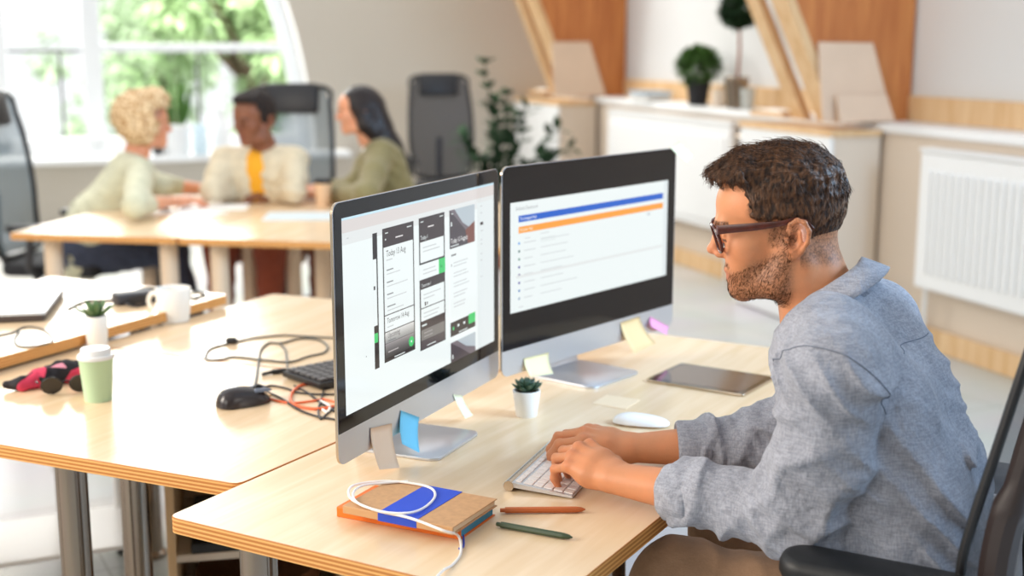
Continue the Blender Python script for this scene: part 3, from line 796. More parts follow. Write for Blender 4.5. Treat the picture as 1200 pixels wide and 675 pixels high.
sticky(X2, [(785, 172), (797, 166), (810, 181), (800, 190)], (248, 240, 200), 'pale yellow sticky note on the top right corner of the farther computer', curl=.01)
sticky(X2, [(614, 420), (643, 413), (640, 436), (613, 440)], (240, 226, 180), 'pale yellow sticky note low on the left of the farther computer', curl=.02)
# ------------------------------------------------------------------ things on the near desk
def frame2(p0, p1):
    d = (p1-p0); return math.atan2(d.y, d.x)
# --- white keyboard
k0 = at(588, 577, T); k1 = at(672, 583, T)
kbaz = math.radians(20); kx = Vector((math.sin(kbaz), math.cos(kbaz), 0)); kyv = Vector((math.cos(kbaz), -math.sin(kbaz), 0))  # ky points to the man
kb = empty('keyboard', (k0+k1)/2+kx*.0, PI/2-kbaz, 'thin silver keyboard with white keys under the man\'s hands', 'keyboard')
# local: x along the long side away from the camera, -y towards the man
KL, KW = .282, .122
prof = [(-KW/2, .0015), (-KW/2, .0055), (KW/2-.012, .0165), (KW/2-.004, .0172), (KW/2, .012), (KW/2, .0085)]
b = MB(); n = len(prof); vs = [(x, y, z) for x in (0, KL) for y, z in prof]
b.add(vs, [tuple(range(n))[::-1], tuple(range(n, 2*n))]+[(i, (i+1) % n, n+(i+1) % n, n+i) for i in range(n)])
b.build('plate', M_['alu'], kb)
b = MB(); b.tube([(-.0005, KW/2-.0095, .0092), (KL+.0005, KW/2-.0095, .0092)], .0090, 20); b.build('battery_tube', M_['alud'], kb, True)
keyme = {}
def key_at(parent, x, y, w, d, z, tilt, mt, hgt=.0022):
    kk = (round(w, 4), round(d, 4), mt.name)
    if kk not in keyme:
        b = MB(); b.box((0, 0, hgt/2), (w, d, hgt), .0009); o = b.build('key', mt, parent); keyme[kk] = o.data
    else: o = bpy.data.objects.new('key', keyme[kk]); link(o, parent)
    o.location = (x, y, z); o.rotation_euler = (tilt, 0, 0)
M_['key'] = mat('white_key', (242, 232, 226), .45)
sl = math.atan2(.011, KW-.012)
rows = [(.0, [1]*14, .0085), (1, [1]*13+[1.0], 0), (2, [1.0]+[1]*13, 0), (3, [1.35]+[1]*11+[1.65], 0), (4, [1.9]+[1]*10+[2.1], 0), (5, [1, 1, 1, 1.2, 5, 1.2, 1, 1, .8, .8], 0)]
yb = KW/2-.025
for ri, (r_i, ws, dd) in enumerate(rows):
    tot = sum(ws); x = .006; un = (KL-.012)/tot
    kd = .0095 if ri == 0 else .0158; pitch = .0
    yc = (KW/2-.024) if ri == 0 else (KW/2-.024-.0045-.0178*(ri-.28))
    for w_ in ws:
        key_at(kb, x+un*w_/2, yc, un*w_-.0028, kd, .0052+(yc+KW/2)*math.tan(sl), sl, M_['key']); x += un*w_
# --- white mouse
mc = (at(719, 495, T)+at(784, 500, T))/2
ms = empty('computer_mouse', (mc.x, mc.y, T), frame2(at(719, 495, T), at(784, 500, T)), 'low white mouse on the desk beside the man\'s far hand', 'mouse')
def mouse_shell(a, b_, h, z0, squash=1.0):
    vs = []; fs = []; nu, nv = 28, 8
    for j in range(nv+1):
        f = math.sin(j/nv*PI/2); zz = math.cos(j/nv*PI/2)
        for i in range(nu):
            th = 2*PI*i/nu; c, s = math.cos(th), math.sin(th)
            x = a*math.copysign(abs(c)**.75, c)*f**.8; y = b_*math.copysign(abs(s)**.75, s)*f**.8
            vs.append((x, y, z0+h*zz*(1-.25*(x/a))))
    for j in range(nv):
        for i in range(nu): fs.append((j*nu+i, (j+1)*nu+i, (j+1)*nu+(i+1) % nu, j*nu+(i+1) % nu))
    fs.append([nv*nu+i for i in range(nu)][::-1]); return vs, fs
v, f = mouse_shell(.0565, .0285, .0165, .0045); meshobj('shell', v, f, mat('mouse_white', (244, 243, 242), .18), ms, True, angle=50)
v, f = mouse_shell(.050, .024, .004, .0); b = MB(); b.prism([(x*.9, y*.9) for x, y in rrect(.1, .05, .022, 6)], 0, .0055, bev=.001); b.build('base', M_['alud'], ms, True)
# --- tablet
tl, tb, tt_, tr = at(758, 448, T), at(868, 467, T), at(800, 428, T), at(908, 443, T)
tc_ = (tl+tb+tt_+tr)/4; trz = frame2((tl+tt_)/2, (tb+tr)/2)
tb_ = empty('tablet', (tc_.x, tc_.y, T), trz, 'dark screened tablet lying flat behind the white mouse', 'tablet')
b = MB(); b.prism(rrect(.236, .180, .009, 5), 0, .0062, bev=.0016); b.build('casing', M_['alud'], tb_, True)
b = MB(); b.prism(rrect(.231, .175, .008, 5), .0058, .0066); b.build('glass', mat('tablet_glass', (16, 14, 14), .06, spec=.7), tb_)
b = MB(); b.prism(rrect(.204, .150, .001, 2), .0066, .0068); b.build('screen', mat('tablet_screen', (92, 70, 58), .1, spec=.6), tb_)
# --- potted succulent
def succulent(name, loc, rt, rb, h, label, leafmat, n=26, L_=.03, spiky=False):
    p = empty(name, loc, 0, label, 'plant')
    b = MB(); b.lathe([(rb*.6, 0), (rb-.001, 0), (rb, .002), (rt, h-.002), (rt-.001, h), (rt-.004, h), (rt-.005, h-.006), (rt*.5, h-.008), (.001, h-.008)], 32); b.build('pot', M_['porc'], p, True)
    b = MB(); b.lathe([(.001, h-.009), (rt-.0045, h-.009), (rt-.006, h-.005), (.001, h-.003)], 20); b.build('soil', M_['soil'], p)
    b = MB()
    for i in range(n):
        a = i*2.39996; q = i/(n-1)            # 0 = inner
        el = math.radians(82-60*q); l = L_*(.55+.5*q); wdt = L_*(.15 if spiky else .23)
        d = Vector((math.cos(a)*math.cos(el), math.sin(a)*math.cos(el), math.sin(el))); side = Vector((-math.sin(a), math.cos(a), 0)); nn = side.cross(d)
        st = Vector((0, 0, h-.004))+Vector((math.cos(a), math.sin(a), 0))*.004*q
        prof_ = [(0, .35), (.3, .8), (.6, 1), (.82, .75), (1, .02)]; vs = []; k = 6
        for t, w_ in prof_:
            c = st+d*l*t+Vector((0, 0, 1))*(l*.25*t*t*(1-abs(q-.3)))
            for j in range(k):
                an = 2*PI*j/k; vs.append(c+side*math.cos(an)*wdt*w_+nn*math.sin(an)*wdt*.45*w_)
        fs = [(r*k+j, r*k+(j+1) % k, (r+1)*k+(j+1) % k, (r+1)*k+j) for r in range(len(prof_)-1) for j in range(k)]+[tuple(range((len(prof_)-1)*k, len(prof_)*k))]
        b.add(vs, fs)
    b.build('leaves', leafmat, p, True, 60); return p
M_['succ'] = mat('succulent_green', (62, 88, 66), .45, var=.25, vscale=60); M_['succ2'] = mat('succulent_green_light', (92, 122, 76), .5, var=.2, vscale=60)
pc = at(617, 487, T)
succulent('potted_succulent', pc, .0285, .0215, .054, 'dark green rosette succulent in a small white pot between the two computers', M_['succ'], 30, .034)
# --- cream note lying on the desk
def flatquad(name, pxs, z, col, label, cat, th=.0008, rough=.8):
    P = [at(*p, z) for p in pxs]; c = sum(P, Vector())/4; rz = frame2(P[0], P[1])
    R = Matrix.Rotation(-rz, 3, 'Z'); L_ = [R @ (p-c) for p in P]
    b = MB(); pl = [(p.x, p.y) for p in L_]
    ar = sum(pl[i][0]*pl[(i+1) % 4][1]-pl[(i+1) % 4][0]*pl[i][1] for i in range(4))
    b.prism(pl if ar > 0 else pl[::-1], 0, th); o = b.build(name, col if not isinstance(col, tuple) else mat('note_'+str(len(bpy.data.materials)), col, rough)); o.location = c; o.rotation_euler = (0, 0, rz); return tag(o, label, cat)
flatquad('sticky_note', [(694, 473), (711, 463), (750, 469), (733, 480)], T, (240, 214, 180), 'cream sticky note lying flat on the desk in front of the farther computer', 'sticky note')
# --- pens
def pen(p0, p1, col, label):
    a = at(*p0, T+.0055); c = at(*p1, T+.0055); L_ = (c-a).length; m = (a+c)/2
    t = empty('pen', (m.x, m.y, T), frame2(a, c), label, 'pen'); mt = mat('pen_'+label[:6], col, .45)
    Mx = Matrix.Translation((-L_/2, 0, .0056)) @ Matrix.Rotation(PI/2, 4, 'Y')
    b = MB(); b.lathe([(.0050, .008), (.0052, .009), (.0052, L_-.022), (.0050, L_-.016)], 8, M=Mx); b.build('barrel', mt, t, True, 20)
    b = MB(); b.lathe([(.0050, L_-.016), (.0036, L_-.006), (.0012, L_-.001), (.0008, L_)], 16, M=Mx); b.build('tip', mt, t, True)
    b = MB(); b.lathe([(.0030, -.0), (.0034, .001), (.0034, .008)], 12, M=Mx); b.build('push_button', mt, t, True)
pen((586, 598), (686, 597), (190, 98, 46), 'orange ballpoint pen on the desk in front of the keyboard')
pen((582, 614), (671, 630), (56, 72, 48), 'dark green ballpoint pen nearest the front edge of the desk')
# --- notebooks
def notebook(pxs, z, th, cover, pages, label, rz=None, band=None, spine=None):
    P = [at(*p, z+th) for p in pxs]; c = sum(P, Vector())/4; rz = frame2(P[0], P[1])
    Lx = ((P[1]-P[0]).length+(P[2]-P[3]).length)/2; Ly = ((P[3]-P[0]).length+(P[2]-P[1]).length)/2
    t = empty('notebook', (c.x, c.y, z), rz, label, 'notebook')
    b = MB(); b.box((0, 0, th-.001), (Lx, Ly, .002), .0008); b.box((0, 0, .001), (Lx, Ly, .002), .0008); b.build('cover', cover, t)
    b = MB(); b.box((0, 0, th/2), (Lx-.006, Ly-.006, th-.004), .0005); b.build('pages', pages, t)
    if spine: b = MB(); b.box((0, -Ly/2+.0005, th/2), (Lx, .003, th-.0006), .0012); b.build('spine', spine, t)
    if band: b = MB(); x0, x1 = band; b.box((Lx*(x0+x1)/2-Lx/2, 0, th+.0003), (Lx*(x1-x0), Ly+.0006, .0012), .0003); b.box((Lx*(x0+x1)/2-Lx/2, -Ly/2-.0009, th/2), (Lx*(x1-x0), .0012, th), .0003); b.build('band', mat('blue_band', (38, 74, 196), .6), t)
    return t
# front edge left->right, then back edge
notebook([(396, 594), (541, 621), (580, 592), (438, 568)], T, .0165, mat('orange_cover', (236, 116, 28), .55), mat('blue_page_edge', (60, 150, 190), .6), 'orange covered notebook at the bottom of the pile by the front edge', spine=mat('orange_spine', (238, 120, 30), .55))
notebook([(401, 592), (537, 619), (579, 582), (457, 563)], T+.0173, .013, mat('kraft_cover', (196, 150, 106), .75, var=.08, vscale=120), mat('kraft_pages', (232, 206, 172), .8), 'kraft brown notebook with a wide blue stripe on top of the orange one', band=(.33, .68), spine=mat('kraft_spine', (204, 158, 112), .75))
# --- cables
def cable(pts, r, m, label, name='cable', n=10, zz=None, cat='cable', nn=8):
    P = []
    for q in pts:
        z = (q[2] if len(q) > 2 else T) + r
        P.append(at(q[0], q[1], z))
    S = spline(P, n); c = S[0].copy(); c.z = min(s.z for s in S)-r
    b = MB(); b.tube([s-c for s in S], r, nn); o = b.build(name, m, None, True); o.location = c; return tag(o, label, cat)
M_['wcable'] = mat('white_cable', (240, 234, 228), .45)
ZB = T+.031
cable([(500, 735, T-.2), (505, 697, T-.04), (510, 679, T-.0), (520, 668, T+.002), (530, 662, T), (540, 648, T+.0), (537, 628, T+.006), (520, 622, ZB), (480, 607, ZB), (440, 598, ZB), (412, 585, ZB), (410, 572, ZB), (426, 566, ZB), (460, 564, ZB), (500, 570, ZB), (510, 580, ZB), (500, 593, ZB), (480, 601, ZB+.003), (450, 600, ZB+.002), (420, 590, ZB+.002), (414, 578, ZB+.002), (425, 569, ZB+.002), (450, 566, ZB), (478, 564, ZB)], .0021, M_['wcable'], 'thin white cable looped over the notebooks and off the desk edge')
cable([(541, 616, T+.012), (543, 628, T+.0), (543, 640, T), (538, 643, T)], .0016, mat('blue_ribbon', (32, 66, 180), .6), 'dark blue ribbon bookmark hanging out of the notebook pile', 'ribbon_bookmark', cat='ribbon')
# ------------------------------------------------------------------ things on the left desks
# --- green paper cup
cc = at(110, 473, T); cc.y += .03
g_ = empty('paper_cup', (cc.x, cc.y, T), 0, 'pale green paper cup with a white lid on the front left desk', 'cup')
b = MB(); b.lathe([(.0265, .001), (.028, 0), (.0355, .092), (.0365, .094), (.034, .094), (.027, .004), (.001, .004)], 40); b.build('cup_body', mat('green_paper', (186, 214, 178), .6), g_, True)
b = MB(); b.lathe([(.001, .112), (.020, .112), (.029, .113), (.0305, .111), (.0315, .100), (.0375, .099), (.0385, .096), (.0385, .0915), (.037, .091), (.0365, .0945), (.001, .0955)], 40); b.build('lid', M_['white'], g_, True)
# --- little plant in a white vase behind the cup
pp = at(110, 411, T); pp.y += .03
succulent('potted_succulent', (pp.x, pp.y, T), .028, .025, .082, 'small spiky succulent in a tall white pot behind the green cup', M_['succ2'], 18, .052, True)
# --- white mug
mm = at(189, 379, T); mm.y += .03; mm.x += .028
mg = empty('mug', (mm.x, mm.y, T), math.radians(-10), 'plain white mug on the desk behind the green cup', 'mug')
b = MB(); b.lathe([(.036, .0), (.040, .002), (.0435, .03), (.0475, .090), (.0465, .0925), (.044, .090), (.040, .03), (.036, .006), (.001, .006)], 40); b.build('mug_body', M_['porc'], mg, True)
b = MB(); b.tube(spline([(-.043, 0, .074), (-.062, 0, .074), (-.072, 0, .056), (-.064, 0, .034), (-.041, 0, .026)], 8), .0062, 10); b.build('handle', M_['porc'], mg, True)
# --- closed laptop
lf = at(53, 377, TL); lr = at(76, 346, TL); ld = (lf-lr).normalized(); lx = Vector((ld.y, -ld.x, 0))
if lx.x > 0: lx = -lx
lc = (lf+lr)/2+lx*.17
lt = empty('laptop', (lc.x, lc.y, TL), math.atan2(-lx.y, -lx.x), 'closed silver laptop with a dark base on the higher left desk', 'laptop')
Ld = (lf-lr).length
b = MB(); b.prism(rrect(.34, Ld, .012, 4), .003, .018, bev=.002); b.build('base', mat('laptop_base', (70, 58, 54), .4), lt)
b = MB(); b.prism(rrect(.342, Ld+.002, .012, 4), .0185, .027, bev=.002); b.build('lid', mat('laptop_lid', (226, 232, 238), .3, metal=.3), lt)
b = MB()
for sx in (-.14, .14):
    for sy in (-.4, .4): b.lathe([(.008, 0), (.008, .003)], 10, M=Matrix.Translation((sx, sy*Ld, 0)))
b.build('foot_pad', M_['rubber'], lt)
# --- black mouse
bc = at(281, 479, T); bc.y += .035
bm = empty('computer_mouse', (bc.x, bc.y, T), math.radians(35), 'black wired mouse on the front left desk', 'mouse')
v, f = mouse_shell(.058, .034, .036, .002); meshobj('shell', v, f, mat('mouse_black', (44, 38, 40), .22), bm, True, angle=50)
b = MB(); b.prism([(x, y) for x, y in rrect(.104, .06, .026, 6)], 0, .004, bev=.001); b.build('base', M_['black'], bm, True)
b = MB(); b.tube([(.034, -.004, .027), (.034, .004, .027)], .011, 16); b.build('scroll_wheel', M_['rubber'], bm, True)
for s_ in (-1, 1):
    v, f = mouse_shell(.022, .012, .006, .0); meshobj('button', [(x+.036, y+s_*.014, z+.0265-(.0)) for x, y, z in v], f, mat('mouse_button', (92, 100, 116), .25), bm, True, angle=50)
# --- black keyboard
kf0 = at(331, 436, T+.015); kf1 = at(378, 452, T+.015); kd = (kf1-kf0).normalized()
ke = Vector((-kd.y, kd.x, 0))
if ke.x < 0: ke = -ke
kk = empty('keyboard', (kf0.x, kf0.y, T), math.atan2(ke.y, ke.x), 'black desktop keyboard half hidden behind the nearer computer', 'keyboard')
# local x = along ke (long side), local y = opposite/along kd
sg = 1 if Matrix.Rotation(-math.atan2(ke.y, ke.x), 3, 'Z') @ kd @ Vector((0, 1, 0)) > 0 else -1
KBW = .15; KBL = .40
b = MB(); b.prism([(0, 0), (KBL, 0), (KBL, sg*KBW), (0, sg*KBW)][::sg], .004, .018, bev=.003); b.build('case', M_['black'], kk)
b = MB(); b.box((.2, sg*.14, .003), (.36, .012, .006)); b.box((.2, sg*.012, .003), (.36, .012, .006)); b.build('foot', M_['rubber'], kk)
M_['bkey'] = mat('black_key', (74, 72, 74), .45)
for r in range(6):
    for q in range(16): key_at(kk, .018+q*.0238, sg*(.018+r*.0228), .0195, .0185, .018, 0, M_['bkey'], .006)
# --- cables
M_['gcable'] = mat('grey_cable', (70, 74, 72), .5); M_['bcable'] = mat('black_cable', (30, 28, 30), .5); M_['ocable'] = mat('orange_cable', (240, 110, 60), .5)
cable([(420, 396), (392, 396), (355, 394), (330, 393), (298, 396), (270, 402), (248, 408), (242, 415), (242, 421), (260, 421), (275, 418), (310, 422), (340, 424), (360, 418), (380, 413), (383, 405), (372, 398), (350, 397), (330, 402), (315, 402), (306, 410), (303, 425), (300, 445), (297, 456)], .0024, M_['gcable'], 'grey mouse cord looping across the desk behind the black mouse')
cable([(328, 403, T), (334, 410), (336, 422), (337, 434, T+.012)], .0022, M_['gcable'], 'short grey cord running into the black keyboard')
b = MB(); b.tube([(0, -.014, .008), (0, -.008, .008), (0, .010, .008), (0, .016, .008)], [.005, .009, .009, .004], 12)
o = b.build('cord_clip', M_['black'], None, True); o.location = at(272, 403, T); o.rotation_euler = (0, 0, math.radians(80)); tag(o, 'small black ferrite clip on the grey cord near the white mug', 'clip')
cable([(430, 500), (395, 492), (372, 488), (350, 480), (330, 467), (315, 460), (307, 456), (318, 452), (335, 455), (350, 460), (372, 462), (395, 462)], .0024, M_['bcable'], 'black cord curving from the black mouse towards the nearer computer')
cable([(345, 452), (360, 460), (376, 472), (392, 482)], .0022, M_['bcable'], 'black cord crossing the tangle diagonally beside the keyboard')
cable([(402, 470), (384, 484), (376, 491), (373, 480), (378, 462), (380, 452, T+.0)], .0022, M_['bcable'], 'black cord looping tightly at the foot of the nearer computer')
cable([(395, 448), (372, 448), (352, 452), (341, 463), (345, 474), (370, 479), (392, 476), (410, 472)], .0032, M_['ocable'], 'bright orange cord lying under the black cords by the keyboard', nn=8)
cable([(306, 457), (314, 466), (340, 472), (365, 470), (380, 468), (396, 472)], .0024, M_['ocable'], 'thin orange red cord stretched from the mouse to the computer')
cable([(376, 470), (386, 476), (384, 483), (378, 480)], .003, M_['wcable'], 'short white cord end in the cable tangle')
b = MB(); b.box((0, 0, .006), (.035, .011, .011), .003); b.tube([(-.018, 0, .006), (-.04, -.002, .004)], .004, 8); o = b.build('usb_plug', M_['black'], None); o.location = at(333, 438, T); o.location.x -= .012; o.rotation_euler = (0, 0, .5); tag(o, 'black plug lying at the corner of the black keyboard', 'plug')
b = MB(); b.box((0, 0, .002), (.05, .012, .004), .001); o = b.build('wooden_stick', M_['pine_pale']); o.location = at(309, 462, T); o.rotation_euler = (0, 0, -.9); tag(o, 'small wooden stick right of the black mouse', 'stick')
# --- pouch and glasses by the left edge
def blob(name, f, lo, hi, vox, m, parent=None, it=2): return fieldobj(name, f, lo, hi, vox, m, parent, it)
pc0 = at(60, 462, T)
pm = bpy.data.materials.new('pouch_cloth'); pm.use_nodes = True
_n = pm.node_tree.nodes; _l = pm.node_tree.links; _v = _n.new('ShaderNodeTexVoronoi'); _v.inputs['Scale'].default_value = 26; _t = _n.new('ShaderNodeTexCoord'); _l.new(_t.outputs['Object'], _v.inputs['Vector'])
_c = _n.new('ShaderNodeValToRGB'); _c.color_ramp.interpolation = 'CONSTANT'
_c.color_ramp.elements[0].color = (*lin((214, 60, 92)), 1); _c.color_ramp.elements[1].position = .42; _c.color_ramp.elements[1].color = (*lin((28, 24, 30)), 1)
e = _c.color_ramp.elements.new(.66); e.color = (*lin((232, 150, 168)), 1); e = _c.color_ramp.elements.new(.8); e.color = (*lin((214, 60, 92)), 1)
_l.new(_v.outputs['Color'], _c.inputs[0]); _l.new(_c.outputs[0], _n['Principled BSDF'].inputs['Base Color']); _n['Principled BSDF'].inputs['Roughness'].default_value = .8
F = Field(.02)
P_ = [at(20, 462, T)+Vector((0, .03, .014)), at(45, 457, T)+Vector((0, .03, .02)), at(70, 452, T)+Vector((0, .03, .024)), at(93, 450, T)+Vector((0, .03, .022))]
F.chain([p-pc0 for p in P_], [.014, .019, .023, .022]); F.cone(P_[0]-pc0, P_[0]-pc0+Vector((-.035, -.005, 0)), .012, .007); F.cone(P_[3]-pc0, P_[3]-pc0+Vector((.03, .03, -.0)), .021, .014)
F.fn(lambda P, d: np.maximum(d+.003*wob(P, 160, 3), -(P[:, 2]-.0005)))
o = fieldobj('fabric_pouch', F, (-.2, -.06, -.005), (.16, .14, .06), .003, pm, None, 1); o.location = pc0; tag(o, 'rumpled pink and black fabric pouch left of the green cup', 'pouch')
gz = at(78, 462, T); sg_ = empty('sunglasses', gz, math.radians(20), 'round dark sunglasses lying against the pink pouch', 'sunglasses')
dl = mat('dark_lens', (30, 24, 24), .08, spec=.8)
for s_ in (-1, 1):
    cth = Matrix.Translation((s_*.029, 0, .022)) @ Matrix.Rotation(math.radians(-68), 4, 'X')
    b = MB(); b.lathe([(.001, -.001), (.021, -.001), (.021, .001), (.001, .0022)], 28, M=cth); b.build('lens', dl, sg_, True, 40)
    b = MB(); b.tube([cth @ Vector((0.0215*math.cos(a*PI/14), 0.0215*math.sin(a*PI/14), 0)) for a in range(28)], .0016, 6, closed=True); b.build('rim', M_['black'], sg_, True)
    b = MB(); b.tube([(s_*.056, 0, .03), (s_*.06, .01, .03), (s_*.062, .10, .012), (s_*.06, .125, .003)], .0016, 6); b.build('temple', M_['black'], sg_, True)
b = MB(); b.tube([(-.009, 0, .028), (0, 0, .031), (.009, 0, .028)], .0016, 6); b.build('bridge', M_['black'], sg_, True)
# --- adapter and cables on the laptop desk
b = MB(); b.box((0, 0, .016), (.11, .05, .032), .006); o = b.build('power_adapter', M_['dark']); o.location = at(157, 355, TL); o.rotation_euler = (0, 0, .6); tag(o, 'dark power adapter on the higher desk behind the white mug', 'adapter')
cable([(80, 362, TL), (100, 353, TL), (125, 352, TL), (140, 350, TL), (155, 346, TL), (175, 343, TL), (205, 346, TL), (232, 350, TL)], .0032, M_['bcable'], 'black cable trailing across the higher desk behind the succulent')
cable([(135, 356, TL), (150, 345, TL+.006), (170, 338, TL), (190, 341, TL), (178, 348, TL), (160, 350, TL+.006), (148, 356, TL+.006), (165, 358, TL), (185, 350, TL)], .004, M_['bcable'], 'bundled black cable heaped by the power adapter')
cable([(205, 355, TL), (222, 350, TL), (240, 346, TL), (232, 342, TL), (212, 346, TL)], .003, M_['gcable'], 'grey cable coil at the right corner of the higher desk')
cable([(-30, 398, TL), (5, 392, TL), (22, 388, TL), (17, 398, TL), (24, 406, TL), (50, 404, TL), (62, 398, TL), (50, 386, TL), (30, 383, TL), (15, 390, TL)], .0022, M_['gcable'], 'thin grey cable coiled in front of the closed laptop')
# ------------------------------------------------------------------ figures
def skin_mat(name, col, lipc, hairc, beard=0.0):
    m = mat(name, col, .48, sss=.12, spec=.35); nt = m.node_tree; N = nt.nodes; L = nt.links; p = N['Principled BSDF']
    tc = N.new('ShaderNodeTexCoord')
    def noise(sc, det=4):
        z = N.new('ShaderNodeTexNoise'); z.inputs['Scale'].default_value = sc; z.inputs['Detail'].default_value = det; L.new(tc.outputs['Object'], z.inputs['Vector']); return z.outputs['Fac']
    def mix(f, a, b):
        x = N.new('ShaderNodeMix'); x.data_type = 'RGBA'; L.new(f, x.inputs['Factor'])
        for k, v in (('A', a), ('B', b)):
            if isinstance(v, tuple): x.inputs[k].default_value = (*v, 1)
            else: L.new(v, x.inputs[k])
        return x.outputs['Result']
    def mr(v, a, b, c=0, d=1):
        r = N.new('ShaderNodeMapRange'); r.inputs['From Min'].default_value = a; r.inputs['From Max'].default_value = b; r.inputs['To Min'].default_value = c; r.inputs['To Max'].default_value = d; L.new(v, r.inputs['Value']); return r.outputs['Result']
    c = lin(col); base = mix(mr(noise(22), .35, .65), tuple(x*.93 for x in c), (min(1, c[0]*1.05), c[1]*.98, c[2]*.93))
    def attr(n):
        a = N.new('ShaderNodeAttribute'); a.attribute_name = n; return a.outputs['Fac']
    def mul(a, b):
        x = N.new('ShaderNodeMath'); x.operation = 'MULTIPLY'; L.new(a, x.inputs[0])
        if isinstance(b, float): x.inputs[1].default_value = b
        else: L.new(b, x.inputs[1])
        return x.outputs[0]
    base = mix(attr('lip'), base, lin(lipc))
    base = mix(mul(attr('red'), .45), base, (c[0]*.92, c[1]*.55, c[2]*.5))
    n1 = mr(noise(300, 2), .38, .62, .55, 1.0)
    base = mix(mul(attr('hairy'), n1), base, lin(hairc))
    base = mix(attr('dark'), base, (.02, .012, .01))
    L.new(base, p.inputs['Base Color'])
    b = N.new('ShaderNodeBump'); b.inputs['Strength'].default_value = .25; b.inputs['Distance'].default_value = .0012; L.new(noise(260, 3), b.inputs['Height']); L.new(b.outputs['Normal'], p.inputs['Normal'])
    return m
def cloth_mat(name, col, weave=.12, bump=.5, bscale=18, rough=.85, wscale=420, var=.1, vscale=26):
    m = mat(name, col, rough, spec=.2, sheen=.15); nt = m.node_tree; N = nt.nodes; L = nt.links; p = N['Principled BSDF']
    tc = N.new('ShaderNodeTexCoord'); c = lin(col)
    mp = N.new('ShaderNodeMapping'); mp.inputs['Scale'].default_value = (1, 1, .16); L.new(tc.outputs['Object'], mp.inputs[0])
    mp2 = N.new('ShaderNodeMapping'); mp2.inputs['Scale'].default_value = (.16, .16, 1); L.new(tc.outputs['Object'], mp2.inputs[0])
    def noise(sc, vec, det=2):
        z = N.new('ShaderNodeTexNoise'); z.inputs['Scale'].default_value = sc; z.inputs['Detail'].default_value = det; L.new(vec, z.inputs['Vector']); return z.outputs['Fac']
    a1 = noise(wscale, mp.outputs[0]); a2 = noise(wscale, mp2.outputs[0])
    ad = N.new('ShaderNodeMath'); ad.operation = 'ADD'; L.new(a1, ad.inputs[0]); L.new(a2, ad.inputs[1])
    r = N.new('ShaderNodeMapRange'); r.inputs['From Min'].default_value = .8; r.inputs['From Max'].default_value = 1.2; L.new(ad.outputs[0], r.inputs['Value'])
    mx = N.new('ShaderNodeMix'); mx.data_type = 'RGBA'; mx.inputs['A'].default_value = (*[x*(1-weave) for x in c], 1); mx.inputs['B'].default_value = (*[min(1, x*(1+weave)) for x in c], 1); L.new(r.outputs[0], mx.inputs['Factor'])
    v = noise(vscale, tc.outputs['Object'], 3); r2 = N.new('ShaderNodeMapRange'); r2.inputs['From Min'].default_value = .35; r2.inputs['From Max'].default_value = .65; r2.inputs['To Min'].default_value = 1-var; r2.inputs['To Max'].default_value = 1+var*.4; L.new(v, r2.inputs['Value'])
    m2 = N.new('ShaderNodeVectorMath'); m2.operation = 'SCALE'; L.new(mx.outputs['Result'], m2.inputs[0]); L.new(r2.outputs[0], m2.inputs['Scale']); L.new(m2.outputs[0], p.inputs['Base Color'])
    h = noise(bscale, tc.outputs['Object'], 4); b = N.new('ShaderNodeBump'); b.inputs['Strength'].default_value = bump; b.inputs['Distance'].default_value = .02; L.new(h, b.inputs['Height'])
    b2 = N.new('ShaderNodeBump'); b2.inputs['Strength'].default_value = .3; b2.inputs['Distance'].default_value = .001; L.new(ad.outputs[0], b2.inputs['Height']); L.new(b.outputs[0], b2.inputs['Normal']); L.new(b2.outputs[0], p.inputs['Normal'])
    return m
def hair_mat(name, c1, c2, sc=140, stretch=(1, 1, .25), rough=.5):
    m = mat(name, c1, rough, spec=.35); nt = m.node_tree; N = nt.nodes; L = nt.links; p = N['Principled BSDF']
    tc = N.new('ShaderNodeTexCoord'); mp = N.new('ShaderNodeMapping'); mp.inputs['Scale'].default_value = stretch; L.new(tc.outputs['Object'], mp.inputs[0])
    z = N.new('ShaderNodeTexNoise'); z.inputs['Scale'].default_value = sc; z.inputs['Detail'].default_value = 3; L.new(mp.outputs[0], z.inputs['Vector'])
    r = N.new('ShaderNodeValToRGB'); r.color_ramp.elements[0].position = .38; r.color_ramp.elements[1].position = .64
    r.color_ramp.elements[0].color = (*lin(c1), 1); r.color_ramp.elements[1].color = (*lin(c2), 1); L.new(z.outputs['Fac'], r.inputs['Fac']); L.new(r.outputs['Color'], p.inputs['Base Color'])
    b = N.new('ShaderNodeBump'); b.inputs['Strength'].default_value = .7; b.inputs['Distance'].default_value = .003; L.new(z.outputs['Fac'], b.inputs['Height']); L.new(b.outputs['Normal'], p.inputs['Normal']); return m

